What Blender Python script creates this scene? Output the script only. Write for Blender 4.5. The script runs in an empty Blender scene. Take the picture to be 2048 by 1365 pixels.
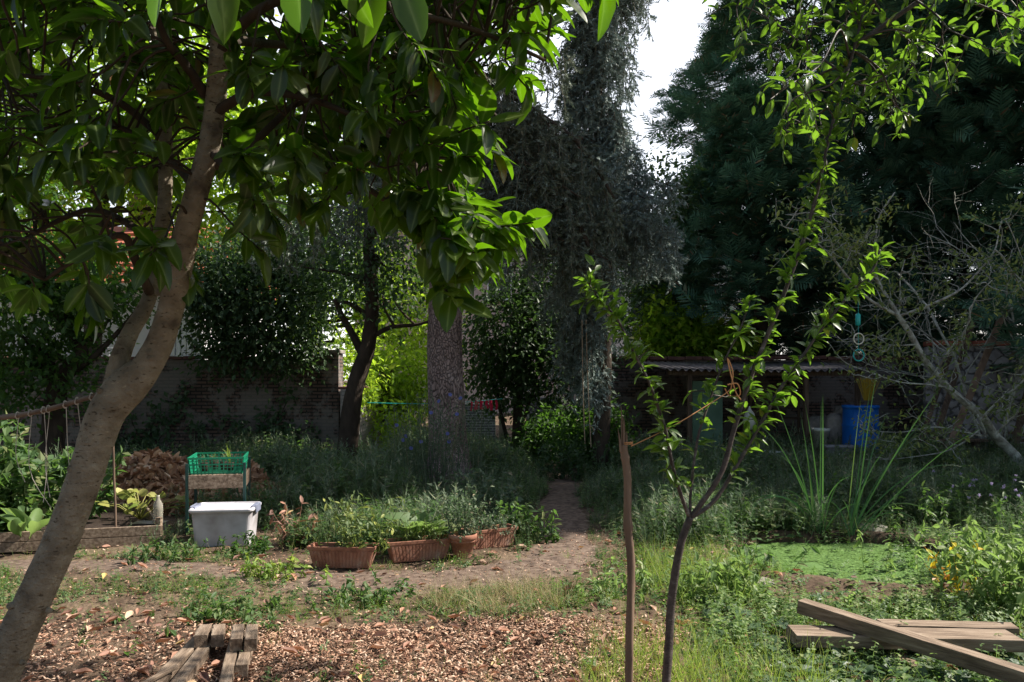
import bpy, math, random
import numpy as np
from mathutils import Vector
rad = math.radians
S = bpy.context.scene

# ---------------------------------------------------------------- camera, sky, sun, exposure
F, HZ, CAMZ = 1593.0, 760.0, 1.6          # focal length and horizon row in the 2048 px photograph, eye height
cd = bpy.data.cameras.new('camera'); cam = bpy.data.objects.new('camera', cd)
S.collection.objects.link(cam); S.camera = cam
cam.location = (0, 0, CAMZ); cam.rotation_euler = (rad(90), 0, 0)
cd.sensor_width = 36; cd.lens = 28; cd.shift_y = (HZ - 682.5) / 2048; cd.clip_start = 0.05; cd.clip_end = 3000
SUN_AZ, SUN_EL = 80, 46                    # degrees: azimuth clockwise from the view direction, elevation
W = bpy.data.worlds.new('World'); S.world = W; W.use_nodes = True
nt = W.node_tree; bg = nt.nodes['Background']; sky = nt.nodes.new('ShaderNodeTexSky')
sky.sky_type = 'NISHITA'; sky.sun_disc = False; sky.sun_elevation = rad(SUN_EL); sky.sun_rotation = rad(SUN_AZ)
sky.dust_density = 1.0; sky.air_density = 1.2; sky.ozone_density = 1.0
hz = nt.nodes.new('ShaderNodeMix'); hz.data_type = 'RGBA'; hz.blend_type = 'ADD'; hz.inputs[0].default_value = 1.0   # thin white high cloud veiling the blue
tcw = nt.nodes.new('ShaderNodeTexCoord'); dp = nt.nodes.new('ShaderNodeVectorMath'); dp.operation = 'DOT_PRODUCT'; dp.inputs[1].default_value = (.34, .9, .27)
rw = nt.nodes.new('ShaderNodeValToRGB'); rw.color_ramp.elements[0].position = .1; rw.color_ramp.elements[0].color = (.042, .041, .04, 1); rw.color_ramp.elements[1].position = .95; rw.color_ramp.elements[1].color = (.9, .88, .9, 1)
nt.links.new(tcw.outputs['Generated'], dp.inputs[0]); nt.links.new(dp.outputs['Value'], rw.inputs[0])
sc10 = nt.nodes.new('ShaderNodeVectorMath'); sc10.operation = 'SCALE'; sc10.inputs['Scale'].default_value = 14
nt.links.new(rw.outputs[0], sc10.inputs[0]); nt.links.new(sky.outputs[0], hz.inputs[6]); nt.links.new(sc10.outputs[0], hz.inputs[7])
nt.links.new(hz.outputs[2], bg.inputs[0]); bg.inputs[1].default_value = 0.05
sl = bpy.data.lights.new('sun', 'SUN'); sun = bpy.data.objects.new('sun', sl); S.collection.objects.link(sun)
sl.energy = 5.0; sl.angle = rad(0.5); sl.color = (1, 0.93, 0.82)
sd = Vector((math.sin(rad(SUN_AZ)) * math.cos(rad(SUN_EL)), math.cos(rad(SUN_AZ)) * math.cos(rad(SUN_EL)), math.sin(rad(SUN_EL))))
sun.rotation_euler = sd.to_track_quat('Z', 'Y').to_euler(); sun.location = sd * 40
S.view_settings.view_transform = 'Standard'; S.view_settings.look = 'None'; S.view_settings.gamma = 1
S.view_settings.exposure = 1.0
S.cycles.use_denoising = True
S.cycles.max_bounces = 8; S.cycles.diffuse_bounces = 3; S.cycles.glossy_bounces = 2
S.cycles.transmission_bounces = 5; S.cycles.transparent_max_bounces = 8

# ---------------------------------------------------------------- helpers
A = np.array
def rng(s): return np.random.default_rng(s)
def P(px, py, d): return A([(px - 1024) / F * d, d, CAMZ - (py - HZ) / F * d])
def G(px, py):
    d = F * CAMZ / (py - HZ); return A([(px - 1024) / F * d, d, 0.0])
def unit(v):
    v = np.asarray(v, float); n = np.linalg.norm(v, axis=-1, keepdims=True); return v / np.maximum(n, 1e-9)
def basis(d, n):
    y = unit(d); n = np.asarray(n, float)
    z = unit(n - (n * y).sum(-1, keepdims=True) * y + 1e-6); x = np.cross(y, z)
    return np.stack([x, y, z], -1)
def rotz(a):
    c, s = math.cos(a), math.sin(a); return A([[c, -s, 0], [s, c, 0], [0, 0, 1.0]])
def roty(a):
    c, s = math.cos(a), math.sin(a); return A([[c, 0, s], [0, 1.0, 0], [-s, 0, c]])
def rotx(a):
    c, s = math.cos(a), math.sin(a); return A([[1.0, 0, 0], [0, c, -s], [0, s, c]])
def sn(x, y, s=0.0):   # cheap smooth noise
    return (np.sin(x * 1.7 + y * 0.9 + s) + np.sin(x * -0.8 + y * 2.1 + 1.3 * s) + np.sin(x * 3.1 + y * 2.7 + 2.1 + s) * .5 + np.sin(x * -4.9 + y * 4.1 + s * 3) * .3) / 2.8
PX, PY, PRX, PRY = 3.08, 7.15, 1.16, 0.98       # the pond
def pond_r(x, y): return np.sqrt(((x - PX) / PRX) ** 2 + ((y - PY) / PRY) ** 2) + 0.06 * np.sin(5 * np.arctan2(y - PY, x - PX))
def gh(x, y):          # ground height
    x = np.asarray(x, float); y = np.asarray(y, float)
    h = 0.03 * sn(x * 1.3, y * 1.3) + 0.012 * sn(x * 6, y * 6, 2.0) + 0.006 * sn(x * 17, y * 15, 5.0)
    r = pond_r(x, y)
    h = h * np.clip((r - .9) / .5, 0, 1) + 0.05 * np.exp(-((r - 1.12) / .12) ** 2)
    return h - 0.35 * np.clip((1.04 - r) / .2, 0, 1)

class MB:
    def __init__(s): s.v = []; s.f = []; s.n = 0; s.mi = []
    def add(s, v, f, mi=0):
        v = np.asarray(v, np.float32).reshape(-1, 3); f = np.asarray(f, np.int64)
        if len(v) == 0 or len(f) == 0: return
        s.v.append(v); s.f.append(f + s.n); s.mi.append(mi); s.n += len(v)
    def inst(s, T, pos, R, sc, mi=0):       # many copies of a small template in one mesh
        V, Fs = T; pos = np.asarray(pos, float); N = len(pos)
        if N == 0: return
        sc = np.asarray(sc, float)
        if sc.ndim == 0: sc = np.full((N, 1, 1), float(sc))
        elif sc.ndim == 1: sc = sc[:, None, None]
        else: sc = sc[:, None, :]
        VV = np.einsum('nij,nkj->nki', R, V[None] * sc) + pos[:, None, :]
        for fa in (Fs if isinstance(Fs, (list, tuple)) else [Fs]):
            FF = fa[None] + (np.arange(N) * len(V))[:, None, None]
            s.f.append(FF.reshape(-1, fa.shape[1]) + s.n); s.mi.append(mi)
        s.v.append(VV.reshape(-1, 3).astype(np.float32)); s.n += N * len(V)
    def box(s, c, size, R=None, mi=0):
        h = A(size) / 2.0
        v = A([[x, y, z] for x in (-1, 1) for y in (-1, 1) for z in (-1, 1)]) * h
        if R is not None: v = v @ R.T
        s.add(v + A(c), [[0, 1, 3, 2], [4, 6, 7, 5], [0, 4, 5, 1], [2, 3, 7, 6], [0, 2, 6, 4], [1, 5, 7, 3]], mi)
    def beam(s, a, b, w, h, up=(0, 0, 1), mi=0):
        a = A(a, float); b = A(b, float); d = b - a
        s.box((a + b) / 2, (w, np.linalg.norm(d), h), basis(d, A(up, float)), mi)
    def tube(s, pts, r, k=8, cap=True, wob=0.0, seed=0, mi=0):
        pts = np.asarray(pts, float); n = len(pts); r = np.broadcast_to(np.asarray(r, float), (n,))
        t = unit(np.gradient(pts, axis=0)); up = A([0.31, 0.2, 0.93]) if abs(t[0][2]) < .9 else A([1.0, 0.1, 0])
        x = unit(np.cross(t[0], up)); X = []
        for i in range(n):
            x = unit(x - (x @ t[i]) * t[i]); X.append(x)
        X = A(X); Y = np.cross(t, X); a = np.linspace(0, 2 * np.pi, k, endpoint=False)
        rr = np.repeat(r[:, None], k, 1)
        if wob:
            g = rng(seed); rr = rr * (1 + wob * (g.random((n, k)) - .5) + wob * .7 * np.sin(a[None] * 3 + np.arange(n)[:, None] * .35))
        v = pts[:, None] + rr[..., None] * (np.cos(a)[None, :, None] * X[:, None] + np.sin(a)[None, :, None] * Y[:, None])
        i = np.arange(n - 1)[:, None] * k; j = np.arange(k)[None]; j2 = (j + 1) % k
        f = np.stack([i + j, i + j2, i + k + j2, i + k + j], -1).reshape(-1, 4)
        s.add(v.reshape(-1, 3), f, mi)
        if cap:
            o = s.n - n * k
            s.v.append(pts[-1:].astype(np.float32)); s.f.append(np.stack([o + (n - 1) * k + j[0], o + (n - 1) * k + j2[0], np.full(k, s.n)], -1)); s.mi.append(mi); s.n += 1
            s.v.append(pts[:1].astype(np.float32)); s.f.append(np.stack([o + j2[0], o + j[0], np.full(k, s.n)], -1)); s.mi.append(mi); s.n += 1
    def lathe(s, prof, k=32, c=(0, 0, 0), mi=0):
        prof = A(prof, float); a = np.linspace(0, 2 * np.pi, k, endpoint=False); n = len(prof)
        v = np.stack([prof[:, 0][:, None] * np.cos(a), prof[:, 0][:, None] * np.sin(a), np.repeat(prof[:, 1][:, None], k, 1)], -1)
        i = np.arange(n - 1)[:, None] * k; j = np.arange(k)[None]; j2 = (j + 1) % k
        s.add(v.reshape(-1, 3) + A(c), np.stack([i + j, i + j2, i + k + j2, i + k + j], -1).reshape(-1, 4), mi)
    def build(s, name, mats, parent=None, smooth=False, bev=0, loc=None, rz=0):
        me = bpy.data.meshes.new(name)
        v = np.concatenate(s.v) if s.v else np.zeros((0, 3), np.float32)
        me.vertices.add(len(v)); me.vertices.foreach_set('co', v.ravel())
        lens = np.concatenate([np.full(len(f), f.shape[1]) for f in s.f]); lp = np.concatenate([f.ravel() for f in s.f])
        me.loops.add(len(lp)); me.loops.foreach_set('vertex_index', lp.astype(np.int32))
        me.polygons.add(len(lens)); me.polygons.foreach_set('loop_start', (np.cumsum(lens) - lens).astype(np.int32))
        if not isinstance(mats, (list, tuple)): mats = [mats]
        for m in mats: me.materials.append(m)
        if len(mats) > 1: me.polygons.foreach_set('material_index', np.concatenate([np.full(len(f), m) for f, m in zip(s.f, s.mi)]).astype(np.int32))
        me.update(calc_edges=True); me.validate()
        me.polygons.foreach_set('use_smooth', np.full(len(me.polygons), bool(smooth)))
        o = bpy.data.objects.new(name, me); S.collection.objects.link(o)
        if parent is not None: o.parent = parent
        if loc is not None: o.location = loc; o.rotation_euler = (0, 0, rz)
        if bev:
            b = o.modifiers.new('bevel', 'BEVEL'); b.width = bev; b.segments = 2; b.limit_method = 'ANGLE'
        return o

def tag(o, label=None, cat=None, group=None, kind=None):
    if cat and not kind: kind = 'thing'
    for k, x in (('label', label), ('category', cat), ('group', group), ('kind', kind)):
        if x: o[k] = x
    return o
def thing(name, label, cat, loc=(0, 0, 0), rz=0, group=None):
    o = bpy.data.objects.new(name, None); S.collection.objects.link(o); o.empty_display_size = .1
    o.location = tuple(float(q) for q in loc); o.rotation_euler = (0, 0, rz); return tag(o, label, cat, group)
def lift(mb, base):      # world-space points -> coordinates relative to a thing's base
    b = np.asarray(base, np.float32); mb.v = [q - b for q in mb.v]; return mb
def dup(root, loc, rz=0, label=None):
    r = root.copy(); S.collection.objects.link(r); r.location = tuple(float(q) for q in loc); r.rotation_euler = (0, 0, rz)
    if label: r['label'] = label
    for ch in list(root.children):
        c = ch.copy(); S.collection.objects.link(c); c.parent = r
        for g in list(ch.children):
            e = g.copy(); S.collection.objects.link(e); e.parent = c
    return r

# ---------------------------------------------------------------- materials
def new_mat(name):
    m = bpy.data.materials.new(name); m.use_nodes = True; n = m.node_tree
    return m, n, n.nodes['Principled BSDF'], n.nodes['Material Output']
def N(n, t, **k):
    o = n.nodes.new(t)
    for a, b in k.items(): setattr(o, a, b)
    return o
def ramp(n, src, stops):
    r = N(n, 'ShaderNodeValToRGB'); e = r.color_ramp.elements
    while len(e) < len(stops): e.new(.5)
    for q, (p, c) in zip(e, stops): q.position = p; q.color = (*c, 1)
    n.links.new(src, r.inputs[0]); return r.outputs[0]
def leaf_mat(name, stops, trans=(.3, .5, .03), tf=.4, rough=.45, spec=.5, rib=False):
    m, n, b, out = new_mat(name)
    g = N(n, 'ShaderNodeNewGeometry'); c = ramp(n, g.outputs['Random Per Island'], stops)
    if rib:      # pale midrib and blotchy blade
        tc = N(n, 'ShaderNodeTexCoord'); tn = N(n, 'ShaderNodeTexNoise'); tn.inputs['Scale'].default_value = 45; n.links.new(tc.outputs['Object'], tn.inputs[0])
        bl = N(n, 'ShaderNodeMix', data_type='RGBA', blend_type='MULTIPLY'); bl.inputs[0].default_value = .6
        n.links.new(c, bl.inputs[6]); n.links.new(ramp(n, tn.outputs[0], [(.35, (.55, .6, .5)), (.65, (1.15, 1.1, 1))]), bl.inputs[7])
        at = N(n, 'ShaderNodeAttribute', attribute_name='rib'); pw = N(n, 'ShaderNodeMath', operation='POWER'); pw.inputs[1].default_value = 9; n.links.new(at.outputs['Fac'], pw.inputs[0])
        mr = N(n, 'ShaderNodeMix', data_type='RGBA'); n.links.new(pw.outputs[0], mr.inputs[0]); n.links.new(bl.outputs[2], mr.inputs[6]); mr.inputs[7].default_value = (.2, .26, .09, 1); c = mr.outputs[2]
    n.links.new(c, b.inputs['Base Color']); b.inputs['Roughness'].default_value = rough
    b.inputs['Specular IOR Level'].default_value = spec
    t = N(n, 'ShaderNodeBsdfTranslucent'); mx = N(n, 'ShaderNodeMix', data_type='RGBA', blend_type='MIX')
    mx.inputs[0].default_value = .75; n.links.new(c, mx.inputs[6]); mx.inputs[7].default_value = (*trans, 1)
    n.links.new(mx.outputs[2], t.inputs[0])
    s = N(n, 'ShaderNodeMixShader'); s.inputs[0].default_value = tf
    n.links.new(b.outputs[0], s.inputs[1]); n.links.new(t.outputs[0], s.inputs[2]); n.links.new(s.outputs[0], out.inputs[0])
    return m
def mottled(name, stops, scale=5, rough=.8, bump=.3, detail=8, stretch=(1, 1, 1), dist=.02, spec=.3, metal=0, coord='Object', vor=0, spots=0, crack=.75):
    m, n, b, out = new_mat(name)
    tc = N(n, 'ShaderNodeTexCoord'); mp = N(n, 'ShaderNodeMapping'); mp.inputs[3].default_value = stretch
    n.links.new(tc.outputs[coord], mp.inputs[0])
    t = N(n, 'ShaderNodeTexNoise'); t.inputs['Scale'].default_value = scale; t.inputs['Detail'].default_value = detail
    n.links.new(mp.outputs[0], t.inputs[0]); n.links.new(ramp(n, t.outputs[0], stops), b.inputs['Base Color'])
    b.inputs['Roughness'].default_value = rough; b.inputs['Specular IOR Level'].default_value = spec; b.inputs['Metallic'].default_value = metal
    if spots:      # small dark lenticels and scars
        ts = N(n, 'ShaderNodeTexNoise'); ts.inputs['Scale'].default_value = spots; ts.inputs['Detail'].default_value = 3; mp2 = N(n, 'ShaderNodeMapping'); mp2.inputs[3].default_value = (1, 1, 2.6)
        n.links.new(tc.outputs[coord], mp2.inputs[0]); n.links.new(mp2.outputs[0], ts.inputs[0]); ms = N(n, 'ShaderNodeMix', data_type='RGBA', blend_type='MULTIPLY'); ms.inputs[0].default_value = .9
        n.links.new(b.inputs['Base Color'].links[0].from_socket, ms.inputs[6]); n.links.new(ramp(n, ts.outputs[0], [(.30, (.25, .2, .16)), (.39, (1, 1, 1)), (.66, (1, 1, 1)), (.72, (1.5, 1.5, 1.45))]), ms.inputs[7]); n.links.new(ms.outputs[2], b.inputs['Base Color'])
    if bump:
        bp = N(n, 'ShaderNodeBump'); bp.inputs['Strength'].default_value = bump; bp.inputs['Distance'].default_value = dist
        t2 = N(n, 'ShaderNodeTexNoise'); t2.inputs['Scale'].default_value = scale * 4; t2.inputs['Detail'].default_value = 6
        n.links.new(mp.outputs[0], t2.inputs[0]); h = t2.outputs[0]
        if vor:
            vt = N(n, 'ShaderNodeTexVoronoi', feature='DISTANCE_TO_EDGE'); vt.inputs['Scale'].default_value = vor
            w = N(n, 'ShaderNodeMix', data_type='RGBA', blend_type='MIX'); w.inputs[0].default_value = .22
            n.links.new(mp.outputs[0], w.inputs[6]); n.links.new(t.outputs[1], w.inputs[7]); n.links.new(w.outputs[2], vt.inputs[0])
            cr = ramp(n, vt.outputs[0], [(0, (0, 0, 0)), (.12, (1, 1, 1))])
            mx = N(n, 'ShaderNodeMix', data_type='RGBA', blend_type='MULTIPLY'); mx.inputs[0].default_value = crack
            n.links.new(b.inputs['Base Color'].links[0].from_socket, mx.inputs[6]); n.links.new(cr, mx.inputs[7]); n.links.new(mx.outputs[2], b.inputs['Base Color'])
            ad = N(n, 'ShaderNodeMath', operation='MULTIPLY_ADD'); ad.inputs[1].default_value = .3
            n.links.new(h, ad.inputs[0]); n.links.new(cr, ad.inputs[2]); h = ad.outputs[0]
        n.links.new(h, bp.inputs['Height']); n.links.new(bp.outputs[0], b.inputs['Normal'])
    return m
def brick_mat(name, c1, c2, mortar, paint, cover=.5, bw=.22, bh=.07):
    m, n, b, out = new_mat(name)
    tc = N(n, 'ShaderNodeTexCoord'); sp = N(n, 'ShaderNodeSeparateXYZ'); n.links.new(tc.outputs['Object'], sp.inputs[0])
    ad = N(n, 'ShaderNodeMath', operation='ADD'); n.links.new(sp.outputs[0], ad.inputs[0]); n.links.new(sp.outputs[1], ad.inputs[1])
    cb = N(n, 'ShaderNodeCombineXYZ'); n.links.new(ad.outputs[0], cb.inputs[0]); n.links.new(sp.outputs[2], cb.inputs[1])
    bt = N(n, 'ShaderNodeTexBrick'); n.links.new(cb.outputs[0], bt.inputs[0])
    for k, v in (('Color1', c1), ('Color2', c2), ('Mortar', mortar)): bt.inputs[k].default_value = (*v, 1)
    bt.inputs['Scale'].default_value = 1; bt.inputs['Brick Width'].default_value = bw; bt.inputs['Row Height'].default_value = bh
    bt.inputs['Mortar Size'].default_value = .014; bt.inputs['Bias'].default_value = 0
    t = N(n, 'ShaderNodeTexNoise'); t.inputs['Scale'].default_value = 2.2; t.inputs['Detail'].default_value = 10; t.inputs['Roughness'].default_value = .7
    n.links.new(tc.outputs['Object'], t.inputs[0])
    fc = ramp(n, t.outputs[0], [(max(0, cover - .03), (0, 0, 0)), (cover + .035, (1, 1, 1))])
    mx = N(n, 'ShaderNodeMix', data_type='RGBA'); n.links.new(fc, mx.inputs[0]); n.links.new(bt.outputs[0], mx.inputs[6])
    p2 = N(n, 'ShaderNodeMix', data_type='RGBA', blend_type='MULTIPLY'); p2.inputs[0].default_value = .7
    p2.inputs[6].default_value = (*paint, 1); n.links.new(bt.outputs[0], p2.inputs[7]); n.links.new(p2.outputs[2], mx.inputs[7])
    n.links.new(mx.outputs[2], b.inputs['Base Color']); b.inputs['Roughness'].default_value = .9
    bp = N(n, 'ShaderNodeBump'); bp.inputs['Strength'].default_value = .6; bp.inputs['Distance'].default_value = .015
    s = N(n, 'ShaderNodeMath', operation='MULTIPLY_ADD'); s.inputs[1].default_value = -1.0; n.links.new(bt.outputs['Fac'], s.inputs[0]); n.links.new(t.outputs[0], s.inputs[2])
    n.links.new(s.outputs[0], bp.inputs['Height']); n.links.new(bp.outputs[0], b.inputs['Normal'])
    return m
def plain(name, col, rough=.5, spec=.5, metal=0, var=.25, scale=8):
    lo = tuple(c * (1 - var) for c in col); hi = tuple(min(1, c * (1 + var)) for c in col)
    return mottled(name, [(.3, lo), (.7, hi)], scale=scale, rough=rough, bump=.08, spec=spec, metal=metal)

M = {}
M['laurel'] = leaf_mat('laurel_leaf', [(0, (.012, .026, .005)), (.5, (.027, .047, .008)), (.9, (.048, .068, .012)), (.97, (.09, .09, .02)), (.985, (.2, .08, .03)), (1, (.22, .11, .05))], (.19, .44, .005), .42, .3, .6, rib=True)
M['cherry'] = leaf_mat('cherry_leaf', [(0, (.03, .07, .015)), (.7, (.05, .11, .022)), (.94, (.1, .16, .03)), (1, (.28, .2, .03))], (.28, .55, .03), .42, .4, rib=True)
M['leyland'] = leaf_mat('cypress_spray', [(0, (.06, .14, .09)), (.7, (.12, .24, .155)), (.94, (.17, .3, .19)), (1, (.36, .18, .12))], (.06, .16, .08), .2, .7, .2)
M['spruce'] = leaf_mat('spruce_needles', [(0, (.13, .17, .15)), (.5, (.24, .31, .28)), (.85, (.38, .46, .45)), (1, (.22, .19, .13))], (.1, .14, .12), .1, .6, .3)
M['spruce_green'] = leaf_mat('grey_green_needles', [(0, (.10, .125, .09)), (.6, (.17, .205, .155)), (.9, (.26, .3, .26)), (1, (.2, .16, .1))], (.1, .14, .08), .15, .7, .3)
M['spruce_dry'] = leaf_mat('dry_spruce_twigs', [(0, (.09, .08, .055)), (1, (.2, .18, .13))], (.08, .09, .06), .1, .8, .2)
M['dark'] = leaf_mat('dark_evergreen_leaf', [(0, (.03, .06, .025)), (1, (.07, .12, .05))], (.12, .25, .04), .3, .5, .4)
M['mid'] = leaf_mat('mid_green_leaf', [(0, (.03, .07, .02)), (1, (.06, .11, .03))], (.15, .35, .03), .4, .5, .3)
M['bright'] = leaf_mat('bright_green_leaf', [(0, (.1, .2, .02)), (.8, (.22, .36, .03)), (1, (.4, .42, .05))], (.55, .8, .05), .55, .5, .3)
M['fruit'] = leaf_mat('fruit_tree_leaf', [(0, (.1, .15, .06)), (.75, (.18, .24, .1)), (1, (.4, .42, .1))], (.25, .35, .06), .35, .5, .3)
M['weed'] = leaf_mat('weed_leaf', [(0, (.045, .095, .035)), (.7, (.10, .165, .06)), (1, (.2, .2, .09))], (.2, .4, .06), .35, .55, .3)
M['weed_grey'] = leaf_mat('grey_green_weed', [(0, (.085, .12, .08)), (.8, (.17, .215, .14)), (1, (.3, .25, .17))], (.15, .3, .1), .3, .7, .2)
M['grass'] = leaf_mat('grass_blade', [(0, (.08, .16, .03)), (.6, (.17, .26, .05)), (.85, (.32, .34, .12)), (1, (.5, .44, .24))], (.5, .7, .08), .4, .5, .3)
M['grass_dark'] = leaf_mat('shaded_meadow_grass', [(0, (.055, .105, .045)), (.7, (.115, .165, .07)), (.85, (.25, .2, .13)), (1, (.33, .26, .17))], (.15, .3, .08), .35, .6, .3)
M['straw'] = leaf_mat('dry_grass', [(0, (.25, .2, .1)), (1, (.5, .42, .26))], (.5, .4, .2), .3, .7, .2)
M['lightweed'] = leaf_mat('pale_weed_leaf', [(0, (.07, .13, .04)), (.6, (.14, .22, .07)), (1, (.3, .34, .16))], (.35, .55, .12), .4, .5, .3)
M['yellowleaf'] = leaf_mat('yellowing_squash_leaf', [(0, (.12, .2, .04)), (.5, (.35, .36, .08)), (1, (.6, .55, .25))], (.5, .5, .12), .4, .5, .3)
M['ivy'] = leaf_mat('ivy_leaf', [(0, (.03, .07, .03)), (.8, (.07, .12, .06)), (1, (.13, .17, .1))], (.12, .25, .03), .25, .5, .4)
M['heapleaf'] = leaf_mat('dry_laurel_leaf', [(0, (.2, .1, .055)), (.4, (.46, .26, .15)), (.75, (.68, .43, .27)), (1, (.8, .64, .46))], (.4, .2, .12), .15, .6, .3)
M['reed'] = leaf_mat('iris_blade', [(0, (.035, .12, .045)), (.8, (.07, .18, .075)), (1, (.28, .24, .1))], (.15, .35, .06), .3, .4, .4)
M['deadleaf'] = leaf_mat('dead_leaf', [(0, (.12, .065, .05)), (.4, (.28, .15, .11)), (.75, (.45, .24, .16)), (.95, (.6, .42, .32)), (1, (.6, .42, .12))], (.5, .2, .08), .15, .6, .3)
M['chip'] = leaf_mat('bark_chip', [(0, (.04, .02, .014)), (.4, (.22, .115, .075)), (.78, (.5, .31, .21)), (1, (.7, .52, .4))], (.3, .15, .08), .02, .9, .15)
M['bark_laurel'] = mottled('laurel_bark', [(.28, (.08, .065, .05)), (.4, (.17, .14, .1)), (.55, (.225, .19, .14)), (.68, (.27, .235, .175)), (.8, (.36, .34, .28))], 13, .85, 1.0, stretch=(1, 1, 1.1), dist=.015, detail=14, spots=42)
M['bark_spruce'] = mottled('spruce_bark', [(.3, (.2, .135, .12)), (.55, (.38, .275, .25)), (.8, (.5, .4, .37))], 4, .95, 1.0, stretch=(1, 1, .5), dist=.03, vor=36, crack=.5)
M['bark_dark'] = mottled('dark_bark', [(.3, (.03, .022, .016)), (.7, (.075, .055, .04))], 9, .9, .7, stretch=(1, 1, .4))
M['bark_grey'] = mottled('lichen_bark', [(.35, (.2, .185, .16)), (.55, (.42, .43, .38)), (.7, (.6, .61, .55))], 12, .9, .6)
M['bark_cherry'] = mottled('young_cherry_bark', [(.3, (.04, .032, .03)), (.6, (.09, .072, .065)), (.75, (.2, .185, .17))], 20, .6, .5, stretch=(1, 1, 1.6), dist=.005, spots=70)
M['stake'] = mottled('stripped_branch', [(.3, (.11, .07, .05)), (.6, (.22, .15, .105)), (.8, (.3, .22, .16))], 9, .7, .5, stretch=(1, 1, .2), dist=.005)
M['wood'] = mottled('weathered_timber', [(.3, (.10, .07, .05)), (.5, (.22, .16, .115)), (.7, (.34, .265, .2))], 6, .85, .6, stretch=(6, .7, 6), dist=.008)
M['wood_dark'] = mottled('dark_timber', [(.3, (.06, .04, .03)), (.7, (.17, .12, .085))], 6, .9, .5, stretch=(5, 5, .6))
M['terracotta'] = mottled('terracotta', [(.3, (.2, .085, .055)), (.5, (.33, .15, .1)), (.62, (.36, .19, .135)), (.75, (.42, .3, .24))], 9, .85, .15)
M['soil'] = mottled('potting_soil', [(.3, (.02, .013, .009)), (.7, (.06, .04, .03))], 30, 1, .8)
M['green_metal'] = plain('green_painted_metal', (.01, .05, .045), .4)
M['green_plastic'] = plain('green_plastic', (.01, .22, .12), .35, var=.15)
M['teal'] = plain('teal_plastic', (.02, .45, .42), .3, var=.1)
M['cream'] = plain('cream_plastic', (.75, .72, .58), .4, var=.08)
M['blue'] = mottled('blue_barrel_plastic', [(.3, (.0, .10, .45)), (.7, (.01, .16, .62))], 3, .4, .05)
M['bucket'] = plain('white_bucket_plastic', (.62, .62, .55), .5, var=.12)
M['boxgrey'] = plain('grey_translucent_plastic', (.22, .22, .23), .35, var=.15)
M['boxwhite'] = mottled('frosted_plastic', [(.35, (.33, .3, .31)), (.5, (.47, .45, .48)), (.62, (.56, .54, .58))], 4.0, .4, .05)
M['clip'] = plain('grey_blue_clip', (.2, .22, .3), .4)
M['black'] = plain('black_plastic', (.012, .012, .014), .4)
M['white'] = plain('white_paint', (.75, .76, .8), .6, var=.06)
M['lid'] = mottled('scuffed_white_lid', [(.35, (.5, .48, .5)), (.55, (.64, .62, .67))], 7, .45, .05)
M['whitewash'] = plain('white_render', (.72, .7, .72), .9, var=.08, scale=1.5)
M['string'] = plain('garden_twine', (.42, .3, .2), .9)
M['palestring'] = plain('pale_twine', (.5, .45, .4), .9)
M['red'] = plain('red_cloth', (.5, .01, .05), .8)
M['yellow'] = leaf_mat('yellow_bristle', [(0, (.45, .3, .02)), (1, (.65, .45, .04))], (.5, .4, .05), .2, .7)
M['petal_blue'] = leaf_mat('blue_petal', [(0, (.12, .14, .42)), (1, (.2, .22, .55))], (.15, .15, .5), .4, .7)
M['petal_mauve'] = leaf_mat('mauve_petal', [(0, (.3, .27, .4)), (1, (.5, .45, .6))], (.5, .4, .7), .4, .7)
M['green_panel'] = mottled('faded_green_panel', [(.3, (.09, .16, .11)), (.7, (.14, .24, .17))], 3, .8, .1)
M['corrugated'] = mottled('grey_corrugated_sheet', [(.3, (.05, .045, .05)), (.7, (.14, .13, .14))], 4, .8, .2)
M['tile'] = mottled('red_roof_tile', [(.3, (.25, .07, .05)), (.7, (.5, .17, .11))], 3, .85, .2)
M['tile_dark'] = mottled('mossy_coping_tile', [(.3, (.10, .05, .045)), (.7, (.2, .1, .08))], 5, .9, .3)
M['stone'] = mottled('grey_stone', [(.3, (.16, .14, .12)), (.7, (.36, .33, .3))], 5, .9, .6)
M['rubble'] = mottled('rubble_wall', [(.3, (.22, .21, .22)), (.7, (.5, .49, .52))], 4, .95, .8, vor=5, dist=.03)
M['sack'] = mottled('woven_sack', [(.3, (.2, .18, .16)), (.7, (.36, .33, .3))], 9, .9, .4)
M['cloth_grey'] = mottled('pale_cardboard', [(.3, (.35, .3, .22)), (.7, (.45, .4, .32))], 4, .9, .1)
M['orange'] = plain('orange_clay', (.55, .13, .04), .7)
M['label'] = plain('paper_sticker', (.7, .7, .72), .6, var=.03)
M['stickred'] = plain('red_print', (.5, .05, .05), .6, var=.03)
M['brick_white'] = brick_mat('whitewashed_brick', (.30, .24, .22), (.22, .17, .155), (.08, .07, .06), (.8, .76, .74), .42)
M['brick_old'] = brick_mat('old_brick', (.16, .1, .08), (.10, .065, .055), (.03, .027, .024), (.5, .46, .43), .5)
M['brick_dark'] = brick_mat('dark_painted_brick', (.2, .2, .22), (.14, .14, .15), (.5, .5, .5), (.3, .3, .32), .8)
M['housebrick'] = brick_mat('house_brick', (.55, .42, .4), (.45, .33, .31), (.6, .55, .52), (.75, .7, .7), .5)
gm, gn, gb, go = new_mat('window_glass'); gb.inputs['Base Color'].default_value = (.05, .06, .07, 1); gb.inputs['Roughness'].default_value = .08; M['glass'] = gm
bm_, bn_, bb_, bo_ = new_mat('clear_bottle'); bb_.inputs['Base Color'].default_value = (.75, .7, .6, 1); bb_.inputs['Roughness'].default_value = .12
bb_.inputs['Transmission Weight'].default_value = .7; bb_.inputs['IOR'].default_value = 1.3; M['bottle'] = bm_

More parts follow.
